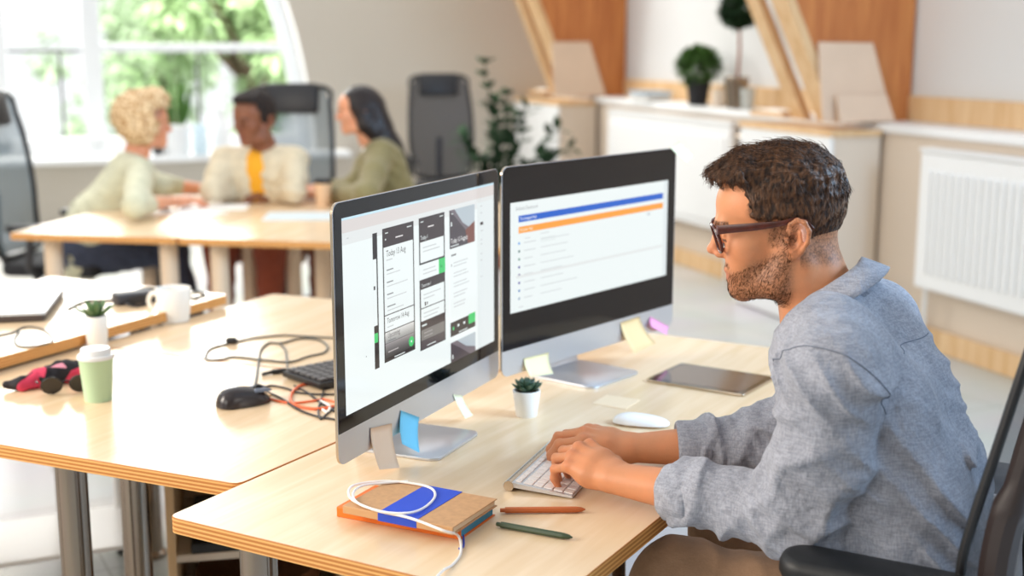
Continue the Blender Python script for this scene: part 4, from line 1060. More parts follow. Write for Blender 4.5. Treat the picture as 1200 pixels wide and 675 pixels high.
class Head:
    """head axes: x forward (face), y to the figure's left, z up; the modelled face looks about 12 degrees down"""
    def __init__(s, O, az, pitch=0.0, roll=0.0, sc=1.0):
        s.O = np.array(O, float); s.sc = sc
        f = Vector((math.sin(az), math.cos(az), 0)); l = Vector((-f.y, f.x, 0)); u = Vector((0, 0, 1))
        Rm = Matrix((f, l, u)).transposed()
        Rm = Rm @ Matrix.Rotation(pitch, 3, 'Y') @ Matrix.Rotation(roll, 3, 'X')
        s.R = np.array(Rm)
    def p(s, x, y, z): return s.O+s.R @ (np.array((x, y, z))*s.sc)
    def loc(s, P): return ((P-s.O) @ s.R)/s.sc
    def X(s): 
        M = Matrix([list(s.R[i]*s.sc)+[s.O[i]] for i in range(3)]+[[0, 0, 0, 1]]); return M
    def skin(s, F, female=False):
        p = s.p; S = s.sc; e = lambda c, r, k, op='u', R=None: F.ell(p(*c), np.array(r)*S, s.R if R is None else R, k, op)
        c = lambda a, b, ra, rb, k, op='u': F.cone(p(*a), p(*b), ra*S, rb*S, k, op)
        e((.001, 0, .038), (.093, .073, .083), .03)
        e((.050, 0, .035), (.057, .060, .052), .03)
        e((.044, 0, -.045), (.048, .054, .056), .03)
        for y in (-1, 1):
            c((-.014, y*.054, -.03), (.004, y*.048, -.084), .018, .019, .03)
            c((.004, y*.048, -.084), (.060, y*.015, -.107), .019, .012, .025)
            e((.060, y*.040, -.028), (.026, .022, .022), .025)
        e((.058, 0, -.080), (.027, .030, .027), .02)
        e((.064, 0, -.104), (.020, .023, .0160), .012)
        c((.093, -.026, .004), (.093, .026, .004), .0155, .0155, .014)
        for y in (-1, 1):
            e((.104, y*.031, -.014), (.016, .017, .0105), .014, 's')
            e((.0835, y*.0305, -.0145), (.0135, .0135, .0125), .003)
            c((.0975, y*.016, -.0085), (.0925, y*.042, -.0105), .0022, .002, .003)     # lid fold
            c((.0985, y*.014, .0035), (.0945, y*.044, .0045), .0028, .0022, .004)      # eyebrow
        c((.102, 0, -.002), (.1085, 0, -.034), .0072, .0090, .012)
        e((.1105, 0, -.0400), (.0118, .0100, .0088), .006)
        for y in (-1, 1): e((.0985, y*.0115, -.0460), (.0100, .0062, .0068), .006)
        for y in (-1, 1): e((.099, y*.0065, -.0535), (.0045, .0030, .0030), .003, 's')
        e((.0840, 0, -.0720), (.0095, .0215, .0050), .005)
        e((.0795, 0, -.0850), (.0088, .0185, .0060), .005)
        c((.093, -.018, -.0782), (.093, .018, -.0782), .0014, .0014, .003, 's')
        return F
    def ears(s, F):
        p = s.p; S = s.sc; e = lambda c, r, k, op='u', R=None: F.ell(p(*c), np.array(r)*S, s.R if R is None else R, k, op)
        c = lambda a, b, ra, rb, k, op='u': F.cone(p(*a), p(*b), ra*S, rb*S, k, op)
        for y in (-1, 1):
            Rz = np.array(Matrix.Rotation(y*math.radians(24), 3, 'Z') @ Matrix.Rotation(math.radians(-8), 3, 'Y')); Re = s.R @ Rz
            e((-.023, y*.0815, -.008), (.0170, .0065, .0300), .005, 'u', Re)
            e((-.016, y*.0895, -.010), (.0085, .0065, .0125), .003, 's', Re)
            e((-.022, y*.0905, .007), (.0100, .0045, .0080), .002, 's', Re)
            pts = [(-.007, .083, .004), (-.010, .085, .015), (-.020, .089, .0230), (-.032, .093, .020), (-.0395, .094, .007), (-.038, .090, -.010), (-.030, .085, -.025), (-.019, .081, -.035)]
            for i in range(len(pts)-1): c((pts[i][0], y*pts[i][1], pts[i][2]), (pts[i+1][0], y*pts[i+1][1], pts[i+1][2]), .0036, .0036, .004)
            e((-.015, y*.0795, -.035), (.0075, .0048, .0080), .004)
            e((-.0050, y*.0810, -.0095), (.0042, .0045, .0058), .003)
            c((-.026, y*.0885, .006), (-.028, y*.0875, -.012), .0028, .0028, .003)
        return F
    def attrs(s, beard=0.0, male=True, hairline=None):
        def lip(V):
            q = s.loc(V); a = ((q[:, 0]-.086)/.013)**2+(q[:, 1]/.023)**2+((q[:, 2]+.0785)/.0105)**2
            return np.where(a < 1.4, ssx(1.4, .8, a), 0)*(.8 if not male else .6)
        def red(V):
            q = s.loc(V); r = np.exp(-(((q[:, 0]-.108)/.018)**2+(q[:, 1]/.02)**2+((q[:, 2]+.045)/.016)**2))
            r += .7*np.exp(-(((q[:, 0]+.024)/.02)**2+((np.abs(q[:, 1])-.08)/.014)**2+((q[:, 2]+.006)/.03)**2))
            r += .5*np.exp(-(((q[:, 0]-.07)/.02)**2+((np.abs(q[:, 1])-.045)/.02)**2+((q[:, 2]+.03)/.018)**2))
            for c_ in REDP: r += .55*np.exp(-((V-c_)**2).sum(1)/.010**2)
            return np.clip(r, 0, 1)
        def hairy(V):
            q = s.loc(V); x, y, z = q.T; ay = np.abs(y)
            inhead = (np.sqrt((q**2).sum(1)) < .17)
            zc = -.020-.050*np.clip((x-.0)/.078, 0, 1)+.004*wob(q, 90, 2)
            b = ssx(.012, -.020, z-zc)*ssx(-.026, -.004, x)*ssx(-.128, -.113, z+.25*np.clip(.05-x, 0, 1)*0)
            b *= 1-.75*ssx(.0, .012, .016-np.sqrt(((x-.086)/1.2)**2+((z+.0785)*1.0)**2+(y*.4)**2))
            b = np.maximum(b, .8*ssx(-.0695, -.066, z)*ssx(-.056, -.060, z)*(x > .07)*ssx(.032, .024, ay))
            b *= np.where(ay > .0, 1, 1)
            side = ssx(.028, .016, np.abs(x-.0)) * ssx(-.035, -.01, z)*ssx(.03, .0, z)*(ay > .05)
            b = np.maximum(b*beard, side*beard)
            # eyebrows
            eb = ssx(.0065, .003, np.abs(z-.006-.02*(ay-.03)*0))*(ay > .010)*(ay < .048)*(x > .085)
            b = np.maximum(b, eb*.85)
            if hairline is not None: b = np.maximum(b, hairline(q))
            return np.where(inhead, np.clip(b, 0, 1), 0)
        def dark(V):
            q = s.loc(V); x, y, z = q.T; ay = np.abs(y)
            a = ssx(.0024, .0012, np.abs(z+.0195+.02*np.abs(ay-.031)))*(ay > .020)*(ay < .043)*(x > .082)
            return a*.85
        return dict(lip=lip, red=red, hairy=hairy, dark=dark)

REDP = []
def handfield(F, W_, fdir, up, thumb, curl=(18, 48, 28), spread=1.0, sc=1.0, var=(0, 0, 0, 0), thumbcurl=0.0, k=.006):
    """adds a hand; W_ wrist, fdir towards the fingers, up = back of the hand, thumb = direction of the thumb side"""
    W_ = Vector(W_); x = Vector(fdir).normalized(); z = Vector(up); z = (z-x*z.dot(x)).normalized(); y = z.cross(x)
    if y.dot(Vector(thumb)) < 0: y = -y
    g = lambda a, b, c: W_+(x*a+y*b+z*c)*sc
    mcp = [(.088, .027, .004), (.092, .005, .008), (.087, -.016, .006), (.078, -.034, 0)]
    rad = [.0098, .0098, .0092, .0084]; ln = [(.043, .026, .020), (.047, .029, .021), (.043, .027, .020), (.034, .020, .018)]
    cp = [(.012, .014, 0), (.010, .004, .002), (.010, -.006, .002), (.012, -.015, 0)]
    for i in range(4):
        F.cone(g(*cp[i]), g(mcp[i][0]*.55, mcp[i][1]*.8, mcp[i][2]-.001), .0155*sc, .0135*sc, .014)
        F.cone(g(mcp[i][0]*.55, mcp[i][1]*.8, mcp[i][2]-.001), g(*mcp[i]), .0135*sc, rad[i]*1.12*sc, .012)
        REDP.append(np.array(g(mcp[i][0], mcp[i][1], mcp[i][2]+.012)))
        F.ell(g(mcp[i][0], mcp[i][1], mcp[i][2]+.0035), np.array([rad[i]]*3)*sc, None, .006)
        F.cone(g(.03, mcp[i][1]*.5, .0125), g(mcp[i][0]-.006, mcp[i][1], mcp[i][2]+.0085), .0022*sc, .0026*sc, .006)  # tendon
        p = g(*mcp[i]); an = 0
        lat = [.10, .02, -.05, -.13][i]*spread
        for j in range(3):
            an += math.radians(curl[j]+var[i]*(1 if j < 2 else .5))
            d = (x*math.cos(lat)+y*math.sin(lat))*math.cos(an)-z*math.sin(an)
            q = p+d*ln[i][j]*sc; r0 = rad[i]*(1-.06*j); r1 = rad[i]*(1-.06*(j+1))*(.88 if j == 2 else 1)
            F.cone(p, q, r0*.97*sc, r1*.95*sc, .0035 if j else k)
            REDP.append(np.array(q))
            if j < 2: F.ell(q, np.array([r1*1.04]*3)*sc, None, .003)
            p = q
    F.ell(g(.045, -.022, -.012), (.030*sc, .016*sc, .012*sc), np.array(Matrix((x, y, z)).transposed()), .012)
    t = [g(.012, .016, -.006), g(.044, .041, -.014-.004*thumbcurl), g(.076, .050-.012*thumbcurl, -.019-.010*thumbcurl), g(.100, .046-.022*thumbcurl, -.022-.016*thumbcurl)]
    F.cone(t[0], t[1], .0165*sc, .0135*sc, .014); F.cone(t[1], t[2], .0122*sc, .0105*sc, .006); F.cone(t[2], t[3], .0105*sc, .0082*sc, .004)
    return g
def forearm(F, E, W_, up, r0=.044, rw=.0235, wid=.010, k=.02):
    E = Vector(E); W_ = Vector(W_); x = (W_-E).normalized(); s_ = x.cross(Vector(up)).normalized(); m = E.lerp(W_, .3)
    F.cone(E, m, r0, r0*.97, k)
    for y in (-1, 1): F.cone(m+s_*y*wid*.6, W_+s_*y*wid, r0*.93, rw, k)
def march(f, o, d, t0, t1, n=60):
    """outermost crossing of the surface along o + t d"""
    t = np.linspace(t0, t1, n); P = (np.array(o)[None]+t[:, None]*np.array(d)[None]).astype(np.float32); v = f(P)
    ins = np.nonzero(v < 0)[0]
    if len(ins) == 0: return None
    i = ins[-1]
    if i+1 >= n: return Vector(P[-1])
    a = v[i]/(v[i]-v[i+1]); return Vector(P[i]*(1-a)+P[i+1]*a)
def seam(f, c, ax, r, th0=0, th1=2*PI, n=48, lift=.0006):
    """points of a ring round the axis ax through c, laid on the surface of f"""
    ax = Vector(ax).normalized(); u = ax.orthogonal().normalized(); v = ax.cross(u); out = []
    for i in range(n+1):
        a = th0+(th1-th0)*i/n; d = u*math.cos(a)+v*math.sin(a); q = march(f, c, d, 0, r)
        if q is not None: out.append(q+d*lift)
    return out
def person_root(loc, label, group=None):
    return empty('person', loc, 0, label, 'person', group)
def settle(root):
    """children were modelled in place: shift them to the figure's base point"""
    for o in bpy.data.objects:
        if o.parent == root and o.type == 'MESH': o.location = -root.location
def strands(name, f, loc2dir, seeds, m, parent, n, rad=.00055, seg=4, rnd=None, lift=.5, jit=.22):
    """short tufts of hair combed along loc2dir over the surface f"""
    rnd = rnd or random.Random(3); b_v = []; b_f = []
    eps = .002
    idx = [rnd.randrange(len(seeds)) for _ in range(n)]
    P = np.array([seeds[i] for i in idx], np.float32)
    dirs, L_, keep = loc2dir(P); 
    def grad(Q):
        g = np.stack([f(Q+np.array(e, np.float32)*eps)-f(Q-np.array(e, np.float32)*eps) for e in ((1, 0, 0), (0, 1, 0), (0, 0, 1))], -1); return g/(np.linalg.norm(g, axis=1, keepdims=True)+1e-9)
    path = [P]; D = dirs.copy()
    J = np.array([[rnd.uniform(-1, 1) for _ in range(3)] for _ in range(n)], np.float32)
    for k in range(seg):
        g = grad(path[-1]); t = D-g*(D*g).sum(1, keepdims=True); t /= np.linalg.norm(t, axis=1, keepdims=True)+1e-9
        path.append((path[-1]+(t+g*lift*(.25+.3*J[:, :1])+J*jit)*(L_[:, None]/seg)).astype(np.float32))
    path = np.stack(path, 1)
    for i in range(n):
        if not keep[i]: continue
        pts = path[i]; base = len(b_v)
        for k in range(seg+1):
            t = pts[min(k+1, seg)]-pts[max(k-1, 0)]; t = t/(np.linalg.norm(t)+1e-9)
            a = np.cross(t, (0, 0, 1)); a = a/(np.linalg.norm(a)+1e-6); c = np.cross(t, a); r = rad*(1-.75*k/seg)
            for j in range(3):
                an = 2*PI*j/3; b_v.append(pts[k]+(a*math.cos(an)+c*math.sin(an))*r)
        for k in range(seg):
            for j in range(3): b_f.append((base+k*3+j, base+k*3+(j+1) % 3, base+(k+1)*3+(j+1) % 3, base+(k+1)*3+j))
    return meshobj(name, b_v, b_f, m, parent, True)
# ------------------------------------------------------------------ the man in glasses
KO = Vector((.13, 2.17, 0)); KS = Vector((.87, -.49, 0)).normalized(); KLf = Vector((-.49, -.87, 0)).normalized()
def K(s, l, z): return KO+KS*s+KLf*l+Vector((0, 0, z))
def KI(P):
    q = P-np.array(KO); return np.stack([q @ np.array(KS), q @ np.array(KLf), q[:, 2]], -1)
H = Head((.4355, 2.03, 1.194), math.radians(-77))
man = person_root(K(.30, 0, 0), 'man in glasses and blue grey shirt typing at the near desk')
WL, EL, SL = Vector((.170, 1.985, .788)), Vector((.428, 1.815, .792)), K(.485, .195, 1.015)
WR, ER, SR = Vector((.216, 2.172, .779)), Vector((.470, 2.165, .788)), K(.445, -.165, 1.02)
B_ = Field(.03)
H.skin(B_); H.ears(B_)
B_.cone(H.p(-.036, 0, -.05), H.p(-.078, 0, -.15), .054, .056, .03)
B_.cone(H.p(-.03, .020, -.09), H.p(-.045, .015, -.15), .030, .035, .03); B_.cone(H.p(-.03, -.020, -.09), H.p(-.045, -.015, -.15), .030, .035, .03)
B_.cone(H.p(-.036, .052, -.055), H.p(-.02, .02, -.17), .010, .011, .02)       # neck muscle
B_.cone(H.p(-.075, 0, -.15), K(.44, -.01, .98), .056, .06, .04)
B_.cone(K(.44, 0, .98), K(.52, 0, .70), .06, .08, .05)
for S_, E_, W_ in ((SL, EL, WL), (SR, ER, WR)):
    B_.cone(K(.44, 0, .98), S_, .05, .038, .03); B_.cone(S_, E_, .038, .034, .03)
    forearm(B_, E_, W_, (0, 0, 1), .0385, .0215, .0105)
gL = handfield(B_, WL, (-.62, .66, .20), (-.20, -.20, 1), (.5, .8, 0), curl=(34, 54, 30), var=(4, 0, -3, -2), thumbcurl=.6)
gR = handfield(B_, WR, (-.86, .20, .15), (-.05, -.10, 1), (-.4, -.9, 0), curl=(24, 50, 30), var=(-4, -2, 2, 4), thumbcurl=.8)
def hairline(q):
    x, y, z = q.T; ay = np.abs(y)
    front = .056+.006*np.sin(z*90)
    zlow = np.where(x > -.028, .004+.10*np.clip(x, 0, 1)*0, -.052)      # above the ear / behind the ear
    zlow = np.where((x > .03), .004+(x-.03)*.9, zlow)
    m = ssx(zlow-.010, zlow+.012, z)*ssx(front+.004, front-.006, x)
    top = ssx(.072, .082, z)
    m = np.maximum(m, top*.9)
    # clear the ears
    ear = np.exp(-(((x+.022)/.017)**2+((z+.006)/.03)**2)**2)*(ay > .068)
    m = m*(1-ear)
    fade = .72+.28*ssx(.0, .05, z)
    return np.clip(m*fade, 0, 1)
skinm = skin_mat('skin_man', (216, 148, 106), (190, 112, 92), (58, 38, 26))
body = fieldobj('body', B_, (-.06, 1.50, .55), (.85, 2.50, 1.36), .0026, skinm, man, 1, H.attrs(.72, True, hairline))
# hair
def hair_field():
    Hs = Field(.03); H.skin(Hs)
    F = Field(.02)
    def f(P, d):
        q = H.loc(P); x, y, z = q.T; ay = np.abs(y)
        d0 = Hs(P)
        t = .0025+.0125*ssx(.035, .115, z)+.002*ssx(.0, -.09, x)*ssx(.0, .05, z)
        nn = .0022*wob(q*np.array([1, 2.2, .8]), 120, 1)+.0016*wob(q*np.array([.6, 2.6, 1]), 260, 5)
        d1 = d0-t-nn*ssx(.02, .07, z)*1.4
        # swept-up front
        a = np.array([.070, 0, .092]); b_ = np.array([.116, 0, .083])
        qq = q.copy(); qq[:, 1] *= .36; ba = b_-a; h = np.clip(((qq-a) @ ba)/(ba @ ba), 0, 1); dd = np.linalg.norm(qq-a-h[:, None]*ba, axis=1)-(.026-.017*h)-nn*1.2
        k = .02; hh = np.maximum(k-np.abs(d1-dd), 0)/k; d1 = np.minimum(d1, dd)-hh*hh*k*.25
        zl = np.where(x > .056, .073, np.where(x > -.030, .022+.10*np.clip(x-.0, 0, .05), -.040))
        x = x+.0035*wob(q, 210, 4)+.0025*np.sin(z*420); z = z+.003*np.sin(x*330)+.004*wob(q, 160, 7)
        zl = .073*ssx(.048, .064, x)+(1-ssx(.048, .064, x))*((.020)*ssx(-.042, -.026, x)+(-.036)*(1-ssx(-.042, -.026, x)))
        return np.maximum(d1, (zl-z)*.8)
    F.fn(f); return F
HF = hair_field()
hm = hair_mat('hair_man', (44, 29, 21), (104, 70, 46), 170, (1, 1, .4))
lo = H.O-.16; hi = H.O+.18
hair = fieldobj('hair', HF, lo, hi, .0028, hm, man, 1)
hv = np.empty(len(hair.data.vertices)*3, np.float32); hair.data.vertices.foreach_get('co', hv); hv = hv.reshape(-1, 3)
seeds = hv[np.abs(HF(hv)) < .002]
def comb(P):
    q = H.loc(P); x, y, z = q.T; n = len(P)
    top = ssx(.07, .105, z)
    d = np.stack([.9*top+(-.25)*(1-top), np.sign(y)*.12*top, .05*top-(1-top)], -1)
    d[:, 0] += .3*np.sin(x*60+y*90); d[:, 1] += .25*np.sin(x*80-y*60+2)*top
    fr = ssx(.05, .09, x)*top; d[:, 0] += .5*fr; d[:, 2] -= .15*fr
    w = d @ H.R.T; w /= np.linalg.norm(w, axis=1, keepdims=True)
    L_ = .008+.022*ssx(.04, .11, z)
    keep = (z > -.02)
    return w.astype(np.float32), L_.astype(np.float32), keep
st = strands('hair_strands', HF, comb, seeds, hm, man, 6500, .0005, 4, random.Random(5), lift=.22, jit=.2)
bv = np.empty(len(body.data.vertices)*3, np.float32); body.data.vertices.foreach_get('co', bv); bv = bv.reshape(-1, 3)
bh = H.attrs(1.0, True, None)['hairy'](bv); bs = bv[bh > .45]
def bcomb(P):
    q = H.loc(P); x, y, z = q.T; n = len(P)
    d = np.stack([.55+.3*np.sin(x*200+z*170), np.zeros(n), -1+.3*np.sin(z*220)], -1); d = np.where((z > 0)[:, None], np.array([[-.2, 0, .1]])+np.stack([0*x, np.sign(y), 0*x], -1), d)
    w = d @ H.R.T; w /= np.linalg.norm(w, axis=1, keepdims=True); return w.astype(np.float32), np.full(n, .0048, np.float32), np.ones(n, bool)
HB = Field(.03); H.skin(HB)
M_['beardh'] = mat('beard_hair', (62, 40, 27), .95, spec=.05)
strands('beard_hairs', HB, bcomb, bs, M_['beardh'], man, 3400, .00028, 2, random.Random(8), lift=.5, jit=.3)
# ---- shirt
S = Field(.05)
for y in (-1, 1):
    S.chain([K(.56, y*.070, .50), K(.572, y*.065, .66), K(.550, y*.062, .80), K(.492, y*.066, .93), K(.438, y*.07, 1.02)], [.118, .112, .108, .104, .082])
    S.cone(K(.435, y*.045-.02, 1.062), K(.465, y*.145, 1.035), .043, .058)
S.cone(K(.432, -.03, 1.05), K(.46, -.02, .95), .057, .085)
for S_, y in ((SL, 1), (SR, -1)): S.cone(K(.46, y*.10, 1.01), S_, .078, .064)
def armfield(S_, E_, C_, y):
    A = Field(.03); m_ = S_.lerp(E_, .5)+KS*.012
    A.cone(S_, m_, .068, .070).cone(m_, E_, .070, .064).cone(E_, C_, .063, .050); A.ell(E_+Vector((.012, -.004*y, -.006)), (.062, .060, .060), None, .03); return A
ARM = [armfield(SL, EL, EL.lerp(WL, .66), 1), armfield(SR, ER, ER.lerp(WR, .66), -1)]
def joinarms(P, d):
    k = KI(P)
    for A in ARM:
        dd = A(P); kk = .005+.035*ssx(.93, 1.04, P[:, 2])
        h = np.maximum(kk-np.abs(d-dd), 0)/kk; d = np.minimum(d, dd)-h*h*kk*.25
    return d
S.fn(joinarms)
def cutcuff(P, d):
    for E_, W_ in ((EL, WL), (ER, WR)):
        x = np.array((W_-E_).normalized()); c = np.array(E_.lerp(W_, .67)); q = P-c
        near_ = np.linalg.norm(q, axis=1) < .13
        d = np.where(near_ & (P[:, 0] < .45), np.maximum(d, q @ x), d)
    return d
def folds(P, d):
    k = KI(P); s, l, z = k.T
    out = np.zeros(len(P)); near0 = ssx(.035, .0, np.abs(d))
    def crease(v, p=1.6): return (1-np.abs(np.sin(v)))**p
    inarm = np.zeros(len(P))
    for (S_, E_, W_, sd) in ((SL, EL, WL, 0), (SR, ER, WR, 2)):
        a = np.array(S_); e = np.array(E_); w = np.array(W_)
        def axis(p0, p1):
            ba = p1-p0; L2 = ba @ ba; h = ((P-p0) @ ba)/L2; q = P-p0-np.clip(h, 0, 1)[:, None]*ba; r = np.linalg.norm(q, axis=1); return h, r, q
        h1, r1, q1 = axis(a, e); h2, r2, q2 = axis(e, w)
        m1 = ssx(.10, .08, r1)*ssx(.0, .2, h1)*ssx(1.3, 1.0, h1); m2 = ssx(.09, .07, r2)*ssx(-.15, .05, h2)
        inarm = np.maximum(inarm, np.maximum(m1, m2))
        wv = wob(P, 13, sd)*2.0+wob(P, 31, sd+1)*.7; u1 = q1 @ np.array(KS); u2 = q2[:, 2]
        # long drag folds from the shoulder to the elbow, tight ones in the crook and along the forearm
        out += m1*0.016*crease(h1*5+u1*34+wv+.6)*ssx(-.5, .5, wob(P, 10, 8+sd))
        out += m1*.012*crease(h1*15-u1*14+wv*1.3)*ssx(.45, .9, h1)
        out += m2*.014*crease(h2*11+u2*16+wv*1.2+.5)*ssx(-.7, .3, wob(P, 14, 9+sd))
        out += m2*.006*crease(h2*24-u2*24+wv*1.4)*ssx(-.3, .5, wob(P, 18, 19+sd))
    mt = ssx(1.09, 1.0, z)*(1-.85*inarm)
    v = (s-.42)*64+(z-.95)*52+wob(P, 8, 3)*2.4+wob(P, 21, 4)*.8
    out += mt*.016*crease(v)*ssx(-.5, .4, wob(P*np.array([1, 1, .7]), 10, 6))
    v2 = z*66-(s-.5)*50+wob(P, 9, 11)*2.4
    out += mt*.014*crease(v2)*ssx(-.1, .6, wob(P, 8, 12))*ssx(1.0, .86, z)
    v3 = (s-.4)*26+z*96+wob(P, 12, 13)*2
    out += mt*.008*crease(v3, 1.2)*ssx(.0, .6, wob(P, 11, 15))
    out += .0016*wob(P, 60, 2)
    return d-out*near0+.0045
S.fn(folds); S.fn(cutcuff)
M_['shirt'] = cloth_mat('shirt_linen', (156, 158, 168), .17, .5, 30, var=.14, vscale=14)
M_['seam'] = mat('shirt_seam', (112, 118, 132), .9)
shirt = fieldobj('shirt', S, (.15, 1.45, .36), (1.0, 2.6, 1.22), .0042, M_['shirt'], man, 1)
# cuffs, turned back twice
def cuff(E_, W_, t0, t1, r0, r1, up=(0, 0, 1)):
    x = (W_-E_).normalized(); u = x.cross(Vector(up)).normalized(); v = u.cross(x); L_ = (W_-E_).length
    prof = [(t1-.012, r1-.010), (t1, r1-.006), (t1+.002, r1-.001), (t1-.002, r1+.0025), (t1-.02, r1+.004), ((t0+t1)/2, (r0+r1)/2+.005), (t0+.01, r0+.006), (t0, r0+.004), (t0, r0-.002), (t0+.004, r0-.006)]
    n = 48; vs = []; fs = []
    for t, r in prof:
        for j in range(n):
            a = 2*PI*j/n; w_ = .0022*math.sin(3*a+t*60)+.0013*math.sin(7*a+1+t*90)
            vs.append(E_+x*t+(u*math.cos(a)*1.06+v*math.sin(a)*.95)*(r+w_)+v*(-.002))
    for i in range(len(prof)-1):
        for j in range(n): fs.append((i*n+j, i*n+(j+1) % n, (i+1)*n+(j+1) % n, (i+1)*n+j))
    return vs, fs
for E_, W_ in ((EL, WL), (ER, WR)):
    L_ = (W_-E_).length; t1 = L_*.70; 
    v, f = cuff(E_, W_, t1-.056, t1, .0465, .0455); meshobj('cuff', v, f, M_['shirt'], man, True)
x_ = (WL-EL).normalized()
cb = EL+x_*((WL-EL).length*.70-.012)+Vector((-.004, -.032, -.034))
b = MB(); b.lathe([(.001, -.001), (.0055, -.001), (.0055, .0012), (.004, .0016), (.001, .001)], 14, M=Matrix.Translation(cb) @ Vector((-.1, -.7, -.7)).to_track_quat('Z', 'Y').to_matrix().to_4x4()); b.build('button', mat('shirt_button', (70, 76, 92), .3), man, True)
# collar
cc_ = K(.405, -.036, 1.092); e1 = (KS*.676+Vector((0, 0, .735))).normalized(); nn_ = (KS*.735+Vector((0, 0, -.676))).normalized(); e2 = KLf
vs = []; fs = []; n = 56
for i in range(n):
    a = 2*PI*i/n; o_ = e1*math.cos(a)*.076+e2*math.sin(a)*.066; od = o_.normalized()
    fr = max(0, -math.cos(a)); fall = .040+.018*fr**2
    U = cc_+o_+nn_*(.004*math.sin(3*a))
    rows_ = [U+nn_*.045-od*.004, U+nn_*.012-od*.001, U, U+od*.004-nn_*.0015, U+od*.008+nn_*.006, U+od*(.017+.006*fr)+nn_*fall*.6, U+od*(.024+.012*fr)+nn_*fall, U+od*(.022+.012*fr)+nn_*(fall+.001), U+od*.012+nn_*(fall*.7)]
    vs += rows_
kq = 9
for i in range(n):
    if i == n//2: continue
    for j in range(kq-1): fs.append((i*kq+j, i*kq+j+1, ((i+1) % n)*kq+j+1, ((i+1) % n)*kq+j))
meshobj('collar', vs, fs, M_['shirt'], man, True)
# seams laid on the cloth
b = MB()
def seamtube(pts, r=.0008):
    if len(pts) > 3: b.tube(pts, r, 5)
def part_of(pts, ok):
    """longest run of points that pass the test"""
    best = []; cur = []
    for p in pts+pts:
        if ok(p): cur.append(p)
        else:
            if len(cur) > len(best): best = cur
            cur = []
    return max(best, cur, key=len)[:len(pts)]
ax = (EL-SL).normalized()
lk = lambda p: float(KI(np.array([list(p)]))[0, 1])
ring_ = seam(S, SL+ax*.002, ax*.75+KLf*.9, .13, n=80)
seamtube(part_of(ring_, lambda p: p.z > .955 and lk(p) > .155 and (p-SL).length < .095))
pts = []
for i in range(30):
    l = -.10+.16*i/29; q = march(S, K(.42, l, 1.03), KS, 0, .3)
    if q: pts.append(q+KS*.0004)
seamtube([p for i, p in enumerate(pts) if i == 0 or (p-pts[i-1]).length < .03])
b.build('seam', M_['seam'], man, True)
# ---- trousers and shoes
Tt = Field(.05)
for y in (-1, 1):
    Tt.chain([K(.58, y*.08, .575), K(.40, y*.115, .60), K(.235, y*.13, .622), ], [.110, .088, .072]); Tt.chain([K(.235, y*.13, .618), K(.26, y*.14, .36), K(.30, y*.15, .12)], [.071, .058, .050])
def tf(P, d):
    k = KI(P); return np.maximum(d-.0045*(1-np.abs(np.sin(k[:, 0]*38+wob(P, 14, 3)*2.5))**.6)+.002, .10-P[:, 2])
Tt.fn(tf)
fieldobj('trousers', Tt, (-.1, 1.4, .05), (1.0, 2.6, .75), .0065, cloth_mat('trousers_brown', (150, 118, 92), .05, .3, 16), man, 1)
for y in (-1, 1):
    F = Field(.03); F.cone(K(.33, y*.15, .06), K(.13, y*.155, .035), .042, .034).cone(K(.30, y*.15, .12), K(.31, y*.15, .05), .042, .042); F.fn(lambda P, d: np.maximum(d, .003-P[:, 2]))
    fieldobj('shoe', F, (-.2, 1.4, -.01), (.8, 2.5, .2), .007, M_['dark'], man, 1)
# ---- glasses
M_['tort'] = mat('brown_frames', (78, 32, 22), .22, var=.35, vscale=60)
def hp(x, y, z): return Vector(H.p(x, y, z))
gp = empty('glasses', (0, 0, 0), 0); gp.parent = man; gp.location = -man.location
for y in (-1, 1):
    pts = []
    for i in range(28):
        a = 2*PI*i/28; c, s_ = math.cos(a), math.sin(a)
        yy = y*.034+.0265*math.copysign(abs(c)**.7, c); zz = -.0165+.0215*math.copysign(abs(s_)**.7, s_); pts.append(hp(.1150-.012*(abs(yy)/.06)**2+zz*.34, yy, zz))
    b = MB(); b.tube(pts, .0026, 8, closed=True); b.build('rim', M_['tort'], gp, True)
    cen = sum(pts, Vector())/28; meshobj('lens', [cen]+pts, [(0, i+1, (i+1) % 28+1) for i in range(28)], M_.setdefault('lens', glassy('spectacle_lens', (.97, .97, .97), .12)), gp)
    tp = [hp(.1035, y*.0615, .0005), hp(.100, y*.0680, .001), hp(.085, y*.0715, .0035), (hp(.04, y*.0765, .0095)), hp(.0, y*.0790, .0165), hp(-.018, y*.0800, .0235), hp(-.036, y*.0790, .0200), hp(-.046, y*.077, .008)]
    hh = [.0075, .0075, .0070, .0062, .0042, .0032, .003, .0026]
    vs = []; k = 8
    for p_, h_ in zip(tp, hh):
        for j in range(k):
            a = 2*PI*j/k+PI/8; vs.append(p_+Vector(H.R @ np.array([0, y*.0017*math.copysign(abs(math.cos(a))**.5, math.cos(a)), h_*math.copysign(abs(math.sin(a))**.5, math.sin(a))])))
    meshobj('temple', vs, [(i*k+j, i*k+(j+1) % k, (i+1)*k+(j+1) % k, (i+1)*k+j) for i in range(len(tp)-1) for j in range(k)]+[tuple(range(k))[::-1], tuple(range((len(tp)-1)*k, len(tp)*k))], M_['tort'], gp, True, angle=40)
b = MB(); b.tube([hp(.112, -.010, -.008), hp(.1145, 0, -.004), hp(.112, .010, -.008)], .0026, 8); b.build('bridge', M_['tort'], gp, True)
settle(man)
gp.location = -man.location
